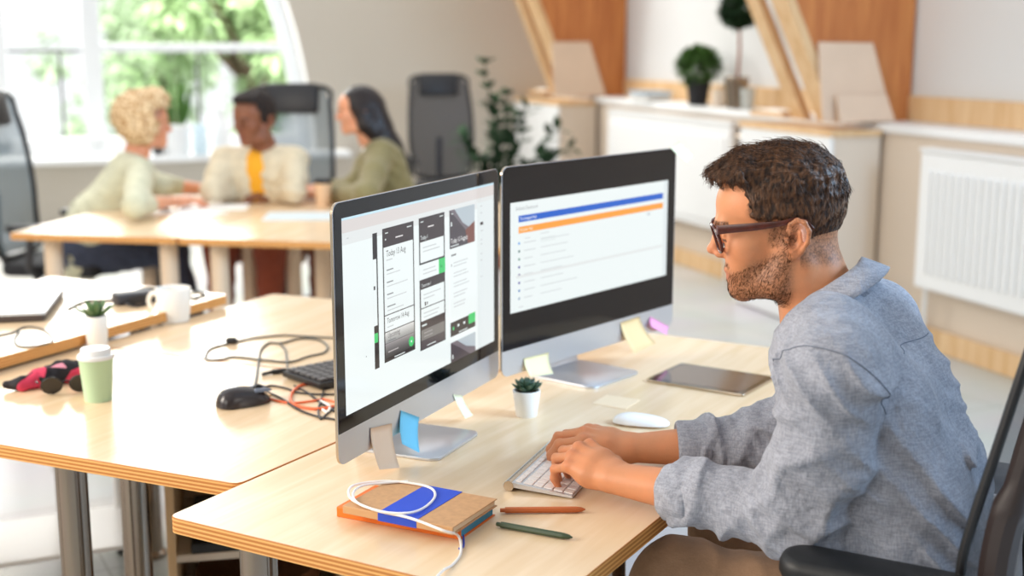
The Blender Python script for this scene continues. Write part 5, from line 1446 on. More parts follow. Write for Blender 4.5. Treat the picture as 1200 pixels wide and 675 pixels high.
# ------------------------------------------------------------------ his office chair
ch = empty('office_chair', K(.56, 0, 0), math.atan2(KS.y, KS.x), 'dark mesh backed office chair the man in glasses sits on', 'chair')
kr = lambda s, l, z: (s-.56, -l, z)      # chair axes: x = backwards, y = to his right
b = MB(); b.prism(roundpoly([(-.27, -.24), (.2, -.22), (.2, .22), (-.27, .24)], .08), .405, .452, bev=.015); b.build('seat', M_['blackm'], ch, True)
b = MB(); b.box((0, 0, .385), (.34, .30, .035), .012); b.build('seat_shell', M_['black'], ch)
def back_s(z): return np.interp(z, [.5, .62, .72, .80, .87, .97, 1.07, 1.2, 1.32], [.715, .70, .69, .690, .705, .728, .75, .78, .81])
def bw(z): return np.interp(z, [.5, .7, .9, 1.1, 1.25, 1.32], [.19, .225, .235, .235, .22, .19])
vs = []; fs = []; nz_, nl_ = 24, 14
for i in range(nz_+1):
    z = .50+.82*i/nz_
    for j in range(nl_+1):
        q = -1+2*j/nl_; vs.append(kr(back_s(z)+.022-.045*q*q+.012, q*bw(z), z))
for i in range(nz_):
    for j in range(nl_): fs.append((i*(nl_+1)+j, i*(nl_+1)+j+1, (i+1)*(nl_+1)+j+1, (i+1)*(nl_+1)+j))
M_['nmesh'] = meshcloth('chair_mesh_dark', (74, 66, 64), .28)
meshobj('back_mesh', vs, fs, M_['nmesh'], ch, True)
M_['brownblk'] = mat('dark_brown_plastic', (46, 36, 34), .42)
pts = [kr(back_s(z)-.010, s_*bw(z), z) for s_, zz in ((1, np.linspace(.5, 1.30, 12)), (-1, np.linspace(1.30, .5, 12))) for z in zz]
b = MB(); b.tube(spline(pts, 3, True), .007, 8, closed=True); b.build('back_rim', M_['black'], ch, True)
for s_ in (-1, 1):
    b = MB(); b.tube(spline([kr(.70, s_*.10, .44), kr(.735, s_*.19, .52), kr(.725, s_*.222, .68), kr(.728, s_*.232, .82), kr(.752, s_*.236, .95), kr(.782, s_*.232, 1.10), kr(.82, s_*.21, 1.28)], 6), [.026]*12+[.024]*10+[.018]*15, 10); b.build('back_frame', M_['brownblk'], ch, True)
b = MB(); b.tube(spline([kr(.60, 0, .40), kr(.75, 0, .42), kr(.82, 0, .55), kr(.83, 0, .80), kr(.80, 0, .95)], 6), .024, 10); b.tube(spline([kr(.80, -.2, .88), kr(.83, 0, .80), kr(.80, .2, .88)], 6), .018, 10); b.build('back_support', M_['black'], ch, True)
for s_ in (1, -1):
    a0 = .455; a1 = .69; L_ = a1-a0
    b = MB(); b.prism([(x+(a0+a1)/2-.56, y-s_*.262) for x, y in rrect(L_+.03, .088, .040, 8)], .738, .775, bev=.013); b.build('armrest', M_['rubber'], ch, True, 60)
    b = MB(); b.tube([kr(.60, s_*.265, .74), kr(.60, s_*.275, .52), kr(.60, s_*.26, .42), kr(.60, s_*.12, .395)], .019, 10); b.build('arm_post', M_['black'], ch, True)
b = MB(); b.lathe([(.05, .09), (.03, .11), (.028, .24), (.018, .25), (.018, .37), (.04, .375)], 18); b.build('gas_column', M_['dark'], ch, True)
for i in range(5):
    a = 2*PI*i/5+.3; d = Vector((math.cos(a), math.sin(a), 0))
    b = MB(); b.tube([d*.03+Vector((0, 0, .10)), d*.18+Vector((0, 0, .095)), d*.31+Vector((0, 0, .075))], [.024, .02, .015], 8); b.build('base_arm', M_['black'], ch, True)
    b = MB(); p_ = d*.31+Vector((0, 0, .031)); b.lathe([(.028, -.022), (.031, -.016), (.031, .016), (.028, .022)], 16, M=Matrix.Translation(p_) @ Matrix.Rotation(a+.6, 4, 'Z') @ Matrix.Rotation(PI/2, 4, 'Y')); b.build('castor', M_['rubber'], ch, True)
# ------------------------------------------------------------------ the people at the meeting table
def figure(root, head, neck, chest, pelvis, sh, el, wr, kn, an, hands, skin, shirtm, trm, shoem, sleeve=1.0, belly=.125, chestr=.105, shr=.058, tr_r=.085, fem=False, open_front=None, vox=.008, hv=.0045, shift=None):
    """head = Head; joints are world points; sh/el/wr/kn/an are (right, left) pairs"""
    V = Vector; B = Field(.03); head.skin(B); head.ears(B)
    B.cone(head.p(-.036, 0, -.05), head.p(-.06, 0, -.13), .048, .048, .03); B.cone(head.p(-.06, 0, -.13), V(chest)+V((0, 0, .05)), .048, .045, .04)
    B.cone(V(chest), V(pelvis), .05, .07, .05)
    for i in range(2):
        B.cone(V(chest), V(sh[i]), .042, .035, .03); B.cone(V(sh[i]), V(el[i]), .034, .032, .03)
        forearm(B, el[i], wr[i], (0, 0, 1), .034, .0205, .0095)
        fd, up, th, cu = hands[i]; handfield(B, wr[i], fd, up, th, curl=cu)
    pts = np.array([list(x) for x in (head.O, chest, pelvis, *sh, *el, *wr)]); lo = pts.min(0)-.2; hi = pts.max(0)+.2
    fieldobj('body', B, lo, hi, hv, skin, root, 1, head.attrs(0, False, None))
    S = Field(.05)
    side = (V(sh[1])-V(sh[0])).normalized(); up = (V(chest)-V(pelvis)).normalized()
    for y in (-1, 1):
        S.chain([V(pelvis)+side*y*.07-V((0, 0, .06)), V(pelvis).lerp(V(chest), .4)+side*y*.06, V(chest)+side*y*.075], [belly*.9, belly*.84, chestr])
    for i in range(2):
        s_ = V(sh[i]); e_ = V(el[i]); w_ = V(wr[i]); c_ = e_.lerp(w_, .78*sleeve) if sleeve > 0 else e_
        S.cone(V(chest)+V((0, 0, .05)), s_, .07, shr); S.cone(s_, s_.lerp(e_, .5), shr, shr*.98, .04); S.cone(s_.lerp(e_, .5), e_, shr*.98, shr*.9, .03); S.cone(e_, c_, shr*.88, shr*.78, .03)
    def fold(P, d):
        v = P[:, 2]*38+P[:, 0]*20+wob(P, 12, 1)*3; d = d-.009*(1-np.abs(np.sin(v)))*ssx(.03, 0, np.abs(d))*ssx(-.6, .6, wob(P, 9, 4))+.003
        if open_front is not None:
            c, n_, wd_ = open_front; q = P-np.array(c); fx = q @ np.array(n_); lat = np.abs(q @ np.array(side)); z = q[:, 2]
            d = np.where((fx > 0) & (z < .16) & (z > -.5), np.maximum(d, .0+(wd_*(.6+1.4*np.clip(z+.05, 0, .2))-lat)), d)
        return d
    S.fn(fold); shirt_ = fieldobj('shirt', S, lo-.05, hi+.05, vox, shirtm, root, 1)
    Tr = Field(.05)
    for i, y in ((0, -1), (1, 1)):
        Tr.cone(V(pelvis)+side*y*.08-V((0, 0, .03)), V(kn[i]), tr_r*1.25, tr_r*.85); Tr.cone(V(kn[i]), V(an[i]), tr_r*.82, tr_r*.58)
    def tf2(P, d): return np.maximum(d-.006*(1-np.abs(np.sin(P[:, 2]*30+P[:, 0]*25+wob(P, 11, 2)*2.5))), .07-P[:, 2])
    Tr.fn(tf2); pts = np.array([list(x) for x in (pelvis, *kn, *an)]); fieldobj('trousers', Tr, pts.min(0)-.18, pts.max(0)+.18, vox*1.1, trm, root, 1)
    for i in range(2):
        fw = (V(kn[i])-V(pelvis)); fw.z = 0; fw.normalize(); F = Field(.03); a_ = V(an[i])
        F.cone(V((a_.x, a_.y, .05)), V((a_.x, a_.y, .037))+fw*.16, .045, .035).cone(a_, V((a_.x, a_.y, .05)), .045, .045); F.fn(lambda P, d: np.maximum(d, .003-P[:, 2]))
        fieldobj('shoe', F, (a_.x-.25, a_.y-.25, -.01), (a_.x+.25, a_.y+.25, .16), .009, shoem, root, 1)
    return shirt_
denim = cloth_mat('dark_denim', (66, 72, 90), .15, .3, 14); rust = cloth_mat('rust_trousers', (150, 76, 54), .08, .3, 14)
beige = cloth_mat('beige_overshirt', (214, 200, 172), .08, .4, 14); sage = cloth_mat('pale_sage_shirt', (206, 204, 176), .08, .4, 14); olive = cloth_mat('olive_jacket', (132, 122, 84), .1, .5, 14)
# --- curly blonde person, seen from behind her right shoulder, leaning on the left end of the table
az = math.radians(62)
P0 = atd(112, 292, 6.05); pel = Vector((P0.x, P0.y, .56)); f = Vector((math.sin(az), math.cos(az), 0)); lft = Vector((-f.y, f.x, 0))
hd = atd(178, 146, 6.0); Hb = Head(tuple(hd-Vector((.03, 0, .0))), math.radians(66), math.radians(-6), 0, .98)
nk = hd-f*.07-Vector((0, 0, .15)); che = nk-Vector((0, 0, .10))-f*.05; pel = che-f*.27; pel.z = .56
p1 = person_root((pel.x, pel.y, 0), 'person with curly blonde hair and pale shirt leaning on the meeting table')
shR = nk-lft*.165-Vector((0, 0, .05))-f*.03; shL = nk+lft*.165-Vector((0, 0, .05))-f*.03
elR = at(158, 240, T+.075); elR = Vector((elR.x, elR.y, T+.070)); wrR = at(200, 238, T+.03); wrR.z = T+.038
elL = shL+f*.16+Vector((0, 0, -.235)); elL.z = T+.07; wrL = elL+f*.24; wrL.z = T+.035
sk1 = skin_mat('skin_blonde', (222, 158, 124), (196, 112, 100), (120, 90, 60))
sk2 = skin_mat('skin_brown', (134, 86, 62), (120, 66, 56), (30, 22, 18))
sk3 = skin_mat('skin_tan', (224, 162, 128), (196, 98, 92), (30, 24, 22))
hnd = (f, (0, 0, 1), lft, (12, 25, 15)); hnd2 = (f, (0, 0, 1), -lft, (12, 25, 15))
knR = pel-lft*.12+f*.42+Vector((0, 0, -.02)); knL = pel+lft*.10+f*.42
anR = knR+f*.12; anR.z = .1; anL = knL-f*.05; anL.z = .1
figure(p1, Hb, nk, che, pel, (shR, shL), (elR, elL), (wrR, wrL), (knR, knL), (anR, anL), (hnd, hnd2), sk1, sage, denim, M_['white'], sleeve=.45, chestr=.10)
def blobhair(root, head, blobs, m, amp, freq, vox=.007, extra=None, face_clear=True, k=.02):
    F = Field(k)
    for c, r in blobs: F.ell(head.p(*c), np.array(r)*head.sc, head.R)
    if extra: extra(F)
    def fn(P, d):
        q = head.loc(P); d = d-amp*(wob(q, freq, 1)+.6*wob(q, freq*1.9, 5))
        if face_clear: # keep the face free
            x, y, z = q.T; d = np.maximum(d, ssx(.052, .066, x)*.3*(z < face_clear)-.0-.2*(1-ssx(.052, .066, x)*(z < face_clear)))
        return d
    F.fn(fn); c = np.array(head.O); return fieldobj('hair', F, c-.5, c+.3, vox, m, root, 0)
hb1 = hair_mat('hair_blonde_curls', (176, 128, 76), (244, 220, 178), 60, (1, 1, 1), .6)
blobhair(p1, Hb, [((-.016, 0, .050), (.138, .134, .122)), ((-.05, .05, .0), (.075, .085, .085)), ((-.05, -.05, .0), (.075, .085, .085)), ((.045, 0, .112), (.085, .10, .058)), ((-.02, -.088, -.015), (.052, .042, .072)), ((-.02, .088, -.015), (.052, .042, .072))], hb1, .0085, 95, .006, face_clear=.055)
b = MB(); b.sphere(Hb.p(-.115, -.06, .085), .012); 
settle(p1)
# --- person in beige shirt over a mustard top, facing us behind the table
az = math.radians(188)
P0 = atd(292, 262, 6.55); pel = Vector((P0.x+.0, P0.y, .56)); f = Vector((math.sin(az), math.cos(az), 0)); lft = Vector((-f.y, f.x, 0))
hd = atd(298, 140, 6.0); H2 = Head(tuple(hd), math.radians(212), 0, 0, 1.0)
nk = hd-f*.05-Vector((0, 0, .14)); che = nk-Vector((0, 0, .11))-f*.03; pel = che-f*.13; pel.z = .56
p2 = person_root((pel.x, pel.y, 0), 'person with short black curls in beige shirt over mustard top at the meeting table')
shR = nk-lft*.175-Vector((0, 0, .055)); shL = nk+lft*.175-Vector((0, 0, .055))
elR = at(248, 226, T+.06); elR.z = T+.070; elL = at(345, 226, T+.06); elL.z = T+.070
wrR = at(277, 227, T+.03); wrR.z = T+.035; wrL = at(322, 229, T+.03); wrL.z = T+.035
kn = (pel-lft*.12+f*.40, pel+lft*.12+f*.40); an = tuple(Vector((k_.x, k_.y, .1))+f*.02 for k_ in kn)
hA = ((-.2, -1, 0), (0, 0, 1), (1, 0, 0), (25, 45, 25)); hA = ((lft*.8+f*.6), (0, 0, 1), lft*.0+f*1.0, (20, 40, 25)); hB = ((-lft*.8+f*.6), (0, 0, 1), f*1.0, (20, 40, 25))
figure(p2, H2, nk, che, pel, (shR, shL), (elR, elL), (wrR, wrL), kn, an, (hA, hB), sk2, beige, rust, M_['white'], sleeve=1.1, open_front=(tuple(che+Vector((0, 0, .02))), tuple(f), .035))
F = Field(.04); F.cone(che+f*.012+Vector((0, 0, .035)), pel+f*.01+Vector((0, 0, .02)), .092, .105); F.cone(che+lft*.05+f*.005, pel+lft*.05, .08, .1); F.cone(che-lft*.05+f*.005, pel-lft*.05, .08, .1)
fieldobj('undershirt', F, np.array(pel)-.3, np.array(che)+.3, .008, mat('mustard_top', (236, 166, 32), .8), p2, 1)
hb2 = hair_mat('hair_black_curls', (16, 13, 12), (48, 34, 28), 90, (1, 1, 1), .7)
blobhair(p2, H2, [((-.008, 0, .056), (.104, .084, .088)), ((-.035, 0, .02), (.080, .083, .07)), ((.055, 0, .092), (.05, .066, .032))], hb2, .0045, 150, .006, face_clear=.058)
settle(p2)
# --- dark haired woman in olive jacket, turned to the left
az = math.radians(262)
P0 = atd(442, 262, 6.35); pel = Vector((P0.x, P0.y, .56)); f = Vector((math.sin(az), math.cos(az), 0)); lft = Vector((-f.y, f.x, 0))
hd = atd(421, 131, 6.2); H3 = Head(tuple(hd), math.radians(268), math.radians(-4), 0, .93)
nk = hd-f*.06-Vector((0, 0, .14)); che = nk-Vector((0, 0, .11))-f*.05; pel = che-f*.12; pel.z = .56
p3 = person_root((pel.x, pel.y, 0), 'woman with long dark hair and olive jacket at the meeting table')
shR = nk-lft*.155-Vector((0, 0, .055))-f*.03; shL = nk+lft*.155-Vector((0, 0, .055))-f*.03
elL = at(430, 232, T+.06); elL.z = T+.07; elR = elL-lft*.30+f*.05; wrL = at(383, 228, T+.03); wrL.z = T+.04; wrR = wrL-lft*.14+f*.04
kn = (pel-lft*.10+f*.42, pel+lft*.12+f*.42); an = tuple(Vector((k_.x, k_.y, .1))+f*.02 for k_ in kn)
hC = (f, (0, 0, 1), lft, (15, 35, 20)); hD = (f, (0, 0, 1), -lft, (15, 35, 20))
figure(p3, H3, nk, che, pel, (shR, shL), (elR, elL), (wrR, wrL), kn, an, (hC, hD), sk3, olive, rust, M_['white'], sleeve=.95, chestr=.11, shr=.062, open_front=(tuple(che+Vector((0, 0, .04))), tuple(f), .02))
F = Field(.04); F.cone(che+f*.02+Vector((0, 0, .05)), pel+f*.02, .085, .10); fieldobj('undershirt', F, np.array(pel)-.3, np.array(che)+.3, .009, M_['paper'], p3, 1)
hb3 = hair_mat('hair_long_dark', (20, 16, 17), (44, 34, 34), 160, (1, 1, .1), .35)
def longh(F):
    a = H3.p(-.05, 0, .02); back = Vector(H3.p(-.09, 0, -.09)); low = shL-f*.10+Vector((0, 0, .02))-lft*.06
    F.chain([a, Vector(H3.p(-.10, 0, -.07)), Vector(H3.p(-.18, .02, -.17)), Vector(H3.p(-.25, .03, -.27)), Vector(H3.p(-.29, .03, -.34))], [.085, .070, .052, .036, .012])
    [F.chain([H3.p(-.005, y*.062, .02), H3.p(-.04, y*.062, -.06), H3.p(-.12, y*.045, -.15)], [.036, .038, .03]) for y in (-1, 1)]
blobhair(p3, H3, [((-.010, 0, .048), (.104, .084, .092))], hb3, .0015, 60, .006, longh, face_clear=.070)
settle(p3)
# ------------------------------------------------------------------ high backed mesh chairs
M_['bluemesh'] = meshcloth('chair_mesh_blue_grey', (104, 122, 132), .35); M_['navymesh'] = meshcloth('chair_mesh_charcoal', (52, 56, 66), .18)
def exec_chair(label, loc, rz, meshm):
    """front faces local -y"""
    c = empty('office_chair', loc, rz, label, 'chair')
    def by(z): return np.interp(z, [.5, .65, .85, 1.05, 1.26], [.20, .225, .235, .26, .31])
    def bw(z): return np.interp(z, [.5, .62, .8, 1.0, 1.15, 1.26], [.17, .225, .24, .235, .22, .18])
    b = MB(); b.prism(roundpoly([(-.24, -.27), (.24, -.27), (.22, .2), (-.22, .2)], .07), .44, .5, bev=.02); b.build('seat', M_['blackm'], c, True)
    vs = []; fs = []; n, m = 16, 10
    for i in range(n+1):
        z = .52+.72*i/n
        for j in range(m+1): q = -1+2*j/m; vs.append((q*bw(z), by(z)+.03-.05*q*q, z))
    for i in range(n):
        for j in range(m): fs.append((i*(m+1)+j, i*(m+1)+j+1, (i+1)*(m+1)+j+1, (i+1)*(m+1)+j))
    meshobj('back_mesh', vs, fs, meshm, c, True)
    pts = [(s_*bw(z), by(z)-.02, z) for s_, zz in ((1, np.linspace(.52, 1.25, 9)), (-1, np.linspace(1.25, .52, 9))) for z in zz]
    b = MB(); b.tube(spline(pts, 3, True), .014, 8, closed=True); b.build('back_frame', M_['black'], c, True)
    b = MB(); b.box((0, .285, 1.19), (.30, .05, .17), .022, R=Matrix.Rotation(-.2, 3, 'X')); b.build('headrest', mat('headrest_leather', (30, 30, 34), .45), c, True)
    for s_ in (-1, 1):
        b = MB(); b.prism(rrect(.08, .26, .035, 5, s_*.29, -.02), .66, .69, bev=.01); b.build('armrest', M_['rubber'], c, True)
        b = MB(); b.tube([(s_*.29, .0, .66), (s_*.29, .02, .5), (s_*.2, .02, .43)], .018, 8); b.build('arm_post', M_['dark'], c, True)
    b = MB(); b.tube([(0, .05, .43), (0, .25, .44), (0, .30, .56), (0, .29, .8)], .022, 8); b.build('back_support', M_['black'], c, True)
    b = MB(); b.lathe([(.05, .08), (.03, .12), (.028, .26), (.018, .27), (.018, .41), (.05, .43)], 16); b.build('gas_column', M_['dark'], c, True)
    for i in range(5):
        a = 2*PI*i/5; d = Vector((math.cos(a), math.sin(a), 0))
        b = MB(); b.tube([d*.03+Vector((0, 0, .10)), d*.3+Vector((0, 0, .075))], [.024, .015], 8); b.build('base_arm', M_['dark'], c, True)
        b = MB(); b.lathe([(.028, -.02), (.03, 0), (.028, .02)], 12, M=Matrix.Translation(d*.3+Vector((0, 0, .031))) @ Matrix.Rotation(a, 4, 'Z') @ Matrix.Rotation(PI/2, 4, 'Y')); b.build('castor', M_['rubber'], c, True)
    return c
cf = atd(525, 160, 9.3); exec_chair('empty high-backed dark mesh chair by the far wall beside the tall plant', (cf.x, cf.y, 0), math.radians(16), M_['navymesh'])
cm = atd(331, 200, 6.95); exec_chair('mesh chair with black headrest behind the person in the beige shirt', (cm.x, cm.y-.12, 0), math.radians(-8), M_['bluemesh'])
cl = atd(24, 200, 5.75); exec_chair('blue grey mesh chair at the left end of the meeting table', (cl.x+.08, cl.y+.2, 0), math.radians(90-4), M_['bluemesh'])
# ------------------------------------------------------------------ things on the meeting table
pa = at(245, 243, T)
def slab(name, px, z, d, mt, rz, label, cat, bev=.002):
    c = at(*px, z); b = MB(); b.box((0, 0, d[2]/2), d, bev); o = b.build(name, mt); o.location = c; o.rotation_euler = (0, 0, rz); return tag(o, label, cat)
slab('paper_sheet', (252, 243), T, (.30, .21, .004), M_['paper'], .1, 'white papers lying in the middle of the meeting table', 'paper')
slab('paper_sheet', (228, 250), T, (.25, .18, .003), M_['paper'], -.5, 'white sheet beside the curly blonde person\'s hands', 'paper')
slab('document_folder', (357, 254), T, (.34, .24, .006), mat('pale_folder', (206, 218, 222), .5), .05, 'pale grey folder at the right on the meeting table', 'folder')
slab('notebook', (292, 231), T, (.30, .18, .02), mat('olive_board', (150, 148, 104), .6), -.05, 'olive green notebook in front of the person in the beige shirt', 'notebook')
slab('phone', (178, 246), T, (.15, .075, .009), M_['black'], .3, 'black phone by the curly blonde person\'s elbow', 'phone')
slab('folded_sheet', (240, 236), T, (.13, .10, .012), mat('grey_sheet', (214, 224, 226), .6), .6, 'pale folded sheet between the papers and the blonde person\'s hand', 'paper')
cu = at(378, 243, T); c = empty('paper_cup', (cu.x, cu.y+.03, T), 0, 'kraft paper coffee cup with a black lid on the meeting table', 'cup')
b = MB(); b.lathe([(.028, 0), (.030, .002), (.041, .112), (.042, .115), (.001, .115)], 28); b.build('cup_body', mat('kraft_cup', (226, 188, 150), .6), c, True)
b = MB(); b.lathe([(.044, .111), (.045, .118), (.038, .121), (.036, .130), (.001, .130)], 28); b.build('lid', M_['blackm'], c, True)
# ------------------------------------------------------------------ plants
def leafy(name, b, st, d, L_, w_, up=Vector((0, 0, 1)), droop=.3, mi=0):
    side = d.cross(up); side = side.normalized() if side.length > 1e-4 else Vector((1, 0, 0)); nn = side.cross(d)
    rows = [(0, .12), (.25, .8), (.5, 1), (.75, .7), (1, .05)]; vs = []
    for t, q in rows:
        c_ = st+d*L_*t-up*(L_*droop*t*t); vs += [c_-side*w_*q, c_+nn*w_*.18*q, c_+side*w_*q]
    fs = []
    for i in range(4): a = i*3; fs += [(a, a+1, a+4, a+3), (a+1, a+2, a+5, a+4)]
    b.add(vs, fs, mi)
M_['leafd'] = mat('leaf_dark', (40, 66, 40), .75, spec=.2, var=.3, vscale=25); M_['leafl'] = mat('leaf_light', (78, 112, 56), .8, spec=.2, var=.3, vscale=25); M_['terra'] = mat('terracotta', (150, 84, 56), .7)
pf = atd(588, 215, 8.6); pt = empty('potted_plant', (pf.x, pf.y, 0), 0, 'tall dark green potted plant on a stand by the far corner', 'plant')
b = MB(); b.lathe([(.13, 0), (.14, .01), (.17, .40), (.18, .42), (.165, .42), (.155, .36), (.001, .36)], 28); b.build('pot', M_['terra'], pt, True)
b = MB(); b.lathe([(.001, .37), (.155, .37)], 20, caps=False); b.build('soil', M_['soil'], pt)
bs_ = MB(); bl = MB(); rnd = random.Random(11)
for (dx, dy, h_) in ((-.10, 0, 1.02), (-.05, .1, .78), (.04, -.05, .80), (.18, .0, .74), (.38, .05, .62), (-.26, 0, .56), (-.2, .1, .40), (.28, -.1, .42), (.12, .12, .66), (-.03, -.12, .58), (.46, 0, .50)):
    n = 12; P_ = [Vector((dx*(t/n)**1.3*1.0+.02*math.sin(t), dy*(t/n), .36+h_*(t/n)*(1-.12*(t/n)*abs(dx)*2))) for t in range(n+1)]
    bs_.tube(P_, [.011*(1-.6*t/n) for t in range(n+1)], 6)
    for t in range(3, n+1):
        for k_ in range(3):
            tn = (P_[t]-P_[t-1]).normalized(); a = rnd.uniform(0, 2*PI); u_ = tn.orthogonal().normalized(); v_ = tn.cross(u_)
            d = (tn*.7+u_*math.cos(a)+v_*math.sin(a)).normalized(); leafy('', bl, P_[t], d, rnd.uniform(.10, .14), rnd.uniform(.024, .032), droop=.15)
bs_.build('stem', M_['leafd'], pt, True); bl.build('leaves', M_['leafd'], pt, True)
# snake plant on the window sill
def sillpt(px, b_=-.06):
    a_, _ = on_far(px, 190, b_); return Fw(a_, b_, ZS-.004)
q = sillpt(208); pt = empty('snake_plant', q, 0, 'snake plant in a white pot on the window sill', 'plant')
b = MB(); b.lathe([(.085, 0), (.09, .005), (.11, .22), (.1, .225), (.095, .2), (.001, .2)], 24); b.build('pot', M_['white'], pt, True)
b = MB(); 
for i in range(13):
    a = i*2.4; r_0 = .02+.004*i; lean = .1+.25*(i/13); d = Vector((math.cos(a)*lean, math.sin(a)*lean, 1)).normalized(); leafy('', b, Vector((math.cos(a)*r_0, math.sin(a)*r_0, .2)), d, .42-.012*i, .026, up=Vector((math.sin(a), -math.cos(a), .05)), droop=.02)
b.build('leaves', M_['leafl'], pt, True)
q = sillpt(260, -.06); o = MB().lathe([(.04, 0), (.06, .01), (.075, .12), (.05, .25), (.035, .30), (.045, .34), (.03, .34), (.001, .3)], 24).build('vase', M_['white'], None, True); o.location = q; tag(o, 'white vase on the window sill between the two people', 'vase')
q = sillpt(236, -.13); o = MB().lathe([(.05, 0), (.052, .01), (.048, .2), (.04, .23), (.001, .23)], 20).build('bottle', mat('frosted_blue', (206, 226, 236), .3), None, True); o.location = q; tag(o, 'pale bluish bottle next to the snake plant on the sill', 'bottle')
q = sillpt(186, -.08); o = MB().lathe([(.035, 0), (.04, .005), (.045, .14), (.04, .14), (.035, .02), (.001, .02)], 20).build('tumbler', M_['dark'], None, True); o.location = q; tag(o, 'dark tumbler on the sill left of the snake plant', 'cup')
# plants and bits on the right-hand ledge
def ledge(px, py, m=-.04, z=LZ+.0065):
    t_, _ = on_right(px, py, m); return W(t_, m, z)
def bush(name, loc, label, pot, rad, h0, n, leafm, L_=.05, stem=0, w_=.012, potm=None):
    p = empty(name, loc, 0, label, 'plant'); b = MB(); b.lathe(pot, 24); b.build('pot', potm or M_['blackm'], p, True)
    if stem: b = MB(); b.tube([(0, 0, pot[-1][1]-.02), (.01, 0, h0*.6), (0, 0, h0)], .009, 8); b.build('stem', M_['terra'], p, True)
    b = MB(); rnd = random.Random(len(label))
    for i in range(n):
        v_ = Vector((rnd.gauss(0, 1), rnd.gauss(0, 1), rnd.gauss(0, 1)+(.0 if stem else .5))).normalized(); r_ = rad*(.35+.65*rnd.random()**.5)
        leafy('', b, Vector((0, 0, h0))+Vector((v_.x*r_, v_.y*r_, v_.z*r_*.8)), (v_*.6+Vector((rnd.uniform(-1, 1), rnd.uniform(-1, 1), rnd.uniform(-.6, 1)))).normalized(), L_, w_, droop=.1)
    b.build('leaves', leafm, p, True); return p
bush('potted_plant', ledge(818, 112), 'bushy green plant in a black pot on the right-hand ledge', [(.06, 0), (.062, .005), (.082, .17), (.078, .175), (.07, .15), (.001, .15)], .14, .25, 1100, M_['leafl'], .06)
bush('topiary', ledge(863, 120, -.05), 'little round topiary tree on a thin stem on the ledge by the rafter', [(.05, 0), (.055, .005), (.078, .19), (.074, .195), (.065, .16), (.001, .16)], .12, .60, 1000, M_['leafd'], .045, 1, .014, M_['steel'])
def onledge(name, px, py, mb, mt, label, cat, m=-.06, rz=RZ, smooth=True):
    o = mb.build(name, mt, None, smooth); o.location = ledge(px, py, m); o.rotation_euler = (0, 0, rz); return tag(o, label, cat)
onledge('book', 762, 108, MB().box((0, 0, .0125), (.20, .28, .025), .003), M_['paper'], 'white book at the bottom of the small pile on the ledge', 'book', smooth=False)
o = MB().box((0, 0, .0125), (.18, .26, .025), .003).build('book', M_['whitem']); o.location = ledge(762, 108)+Vector((0, 0, .0255)); o.rotation_euler = (0, 0, RZ+.1); tag(o, 'white book in the middle of the small pile on the ledge', 'book')
o = MB().box((0, 0, .009), (.22, .30, .018), .003).build('book', mat('grey_blue_book', (150, 170, 186), .5)); o.location = ledge(762, 108)+Vector((0, 0, .051)); o.rotation_euler = (0, 0, RZ-.05); tag(o, 'grey blue book on top of the small pile on the ledge', 'book')
onledge('candle_jar', 842, 116, MB().lathe([(.035, 0), (.045, .004), (.045, .11), (.042, .11), (.04, .02), (.001, .02)], 24), M_['cream'], 'cream jar on the ledge right of the bushy plant', 'jar')
onledge('glass_vase', 876, 121, MB().lathe([(.03, 0), (.035, .004), (.045, .13), (.042, .13), (.032, .01), (.001, .01)], 24), mat('grey_glass', (186, 190, 186), .15), 'grey glass vase on the ledge beside the topiary pot', 'vase', -.05)
onledge('wooden_block', 855, 118, MB().box((0, 0, .09), (.05, .07, .18), .004), M_['pine_pale'], 'upright wooden block between the cream jar and the topiary', 'block', -.2, smooth=False)
# ------------------------------------------------------------------ trees outside
def tree(loc, label, rc, hc, n, seed, m):
    t = empty('tree', loc, 0, label, 'tree'); rnd = random.Random(seed)
    b = MB(); b.tube([(0, 0, -3), (.1, 0, hc*.4), (0, .1, hc)], [.2, .15, .08], 10)
    for i in range(7): a = i*.9; b.tube([(0, 0, hc*.45), (math.cos(a)*rc*.5, math.sin(a)*rc*.5, hc+.2*math.sin(i)), (math.cos(a)*rc*.8, math.sin(a)*rc*.8, hc+.5*math.cos(i))], [.07, .05, .02], 6)
    b.build('trunk', mat('bark', (110, 92, 74), .9), t, True)
    b = MB(); cl = [(Vector((rnd.gauss(0, .45), rnd.gauss(0, .45), rnd.gauss(0, .5)))*rc+Vector((0, 0, hc))) for _ in range(26)]
    for i in range(n):
        c_ = cl[rnd.randrange(len(cl))]; v_ = Vector((rnd.gauss(0, 1), rnd.gauss(0, 1), rnd.gauss(0, 1))).normalized(); leafy('', b, c_+v_*rnd.random()**.4*rc*.28, (v_+Vector((0, 0, -.2))).normalized(), .16, .05)
    b.build('foliage', m, t, True)
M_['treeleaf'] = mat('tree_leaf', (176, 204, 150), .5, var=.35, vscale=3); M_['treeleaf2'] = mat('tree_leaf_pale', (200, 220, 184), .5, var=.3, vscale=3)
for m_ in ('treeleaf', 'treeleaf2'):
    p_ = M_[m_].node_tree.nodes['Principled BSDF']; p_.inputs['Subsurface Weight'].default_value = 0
g_ = mat('lawn', (150, 176, 120), .9)
def outpt(px, d): r = atd(px, 60, d); return Vector((r.x, r.y, 0))
tree(outpt(300, 17), 'leafy green tree outside the right half of the window', 1.7, 1.9, 5200, 1, M_['treeleaf'])
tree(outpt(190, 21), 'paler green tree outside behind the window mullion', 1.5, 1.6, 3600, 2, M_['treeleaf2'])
tree(outpt(400, 27), 'distant pale tree seen at the right edge of the window', 2.4, 3.2, 3600, 3, M_['treeleaf2'])

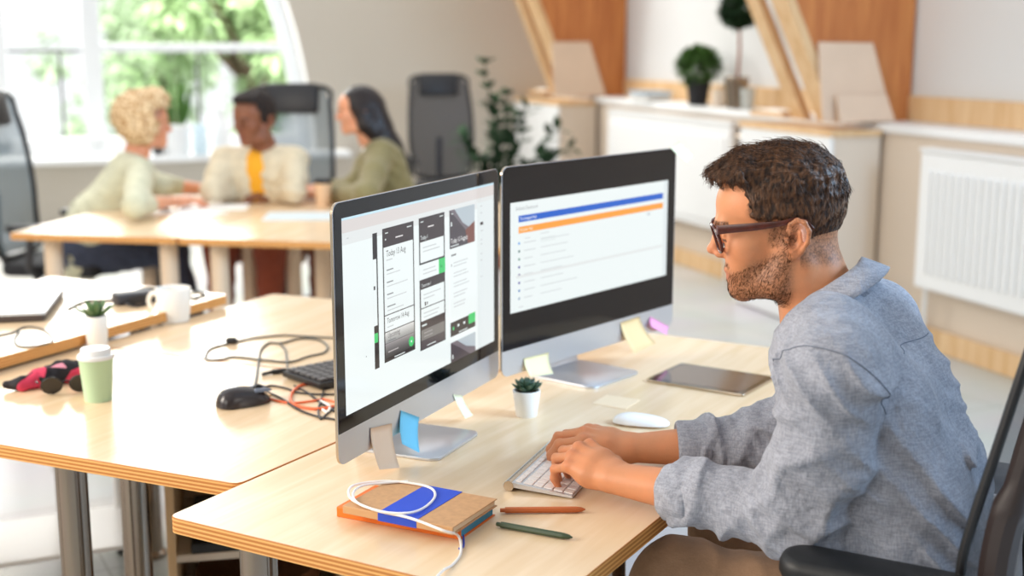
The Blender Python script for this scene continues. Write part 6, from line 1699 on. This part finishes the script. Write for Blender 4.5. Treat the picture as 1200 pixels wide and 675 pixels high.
l = bpy.data.lights.new('outdoor_daylight', 'AREA'); l.shape = 'RECTANGLE'; l.size = 9; l.size_y = 5; l.energy = 2600; l.color = (1, .99, .93)
o = bpy.data.objects.new('outdoor_daylight', l); link(o); o.location = Fw(AC, 1.2, 8.5); o.rotation_euler = (Fw(AC, 8.5, 1.5)-o.location).to_track_quat('-Z', 'Y').to_euler()
# ------------------------------------------------------------------ light, sky, camera
wd_ = bpy.data.worlds.new('sky'); SC.world = wd_; wd_.use_nodes = True
bg = wd_.node_tree.nodes['Background']; bg.inputs[0].default_value = (.97, .985, 1, 1); bg.inputs[1].default_value = 1.15
def area(name, loc, tgt, sx, sy, power, col):
    l = bpy.data.lights.new(name, 'AREA'); l.shape = 'RECTANGLE'; l.size = sx; l.size_y = sy; l.energy = power; l.color = col
    o = bpy.data.objects.new(name, l); link(o); o.location = loc
    o.rotation_euler = (Vector(tgt)-Vector(loc)).to_track_quat('-Z', 'Y').to_euler(); return o
area('window_daylight', Fw(AC, .5, 2.9), (-.3, 2.5, .8), 3.0, 1.6, 300, (1, .98, .95))
area('side_window_daylight', (-3.6, 1.6, 2.4), (.4, 1.9, .9), 2.0, 1.5, 135, (1, .91, .80))
area('blue_rim_lamp', (3.45, 1.5, 2.5), (.75, 1.85, .9), 1.6, 1.2, 215, (.48, .72, 1))  # unseen lamp added for a blue rim on the man's back, no window built
area('warm_fill_lamp', (-2.4, -1.1, 2.3), (.5, 1.9, .9), 1.8, 1.4, 34, (1, .94, .86))  # added warm fill lamp behind the camera; the wall there has no window

cam = bpy.data.cameras.new('camera'); cam.lens = 45.0; cam.sensor_width = 36; cam.clip_end = 200
co = bpy.data.objects.new('camera', cam); link(co); co.location = (0, 0, EYE); co.rotation_euler = (PI/2-PITCH, 0, 0)
cam.dof.use_dof = True; cam.dof.focus_distance = 2.1; cam.dof.aperture_fstop = 2.5
SC.camera = co
SC.view_settings.view_transform = 'Standard'; SC.view_settings.look = 'None'; SC.view_settings.gamma = 1; SC.view_settings.exposure = 0.08
SC.view_settings.use_curve_mapping = False
SC.cycles.use_denoising = True
SC.cycles.max_bounces = 8; SC.cycles.transparent_max_bounces = 16
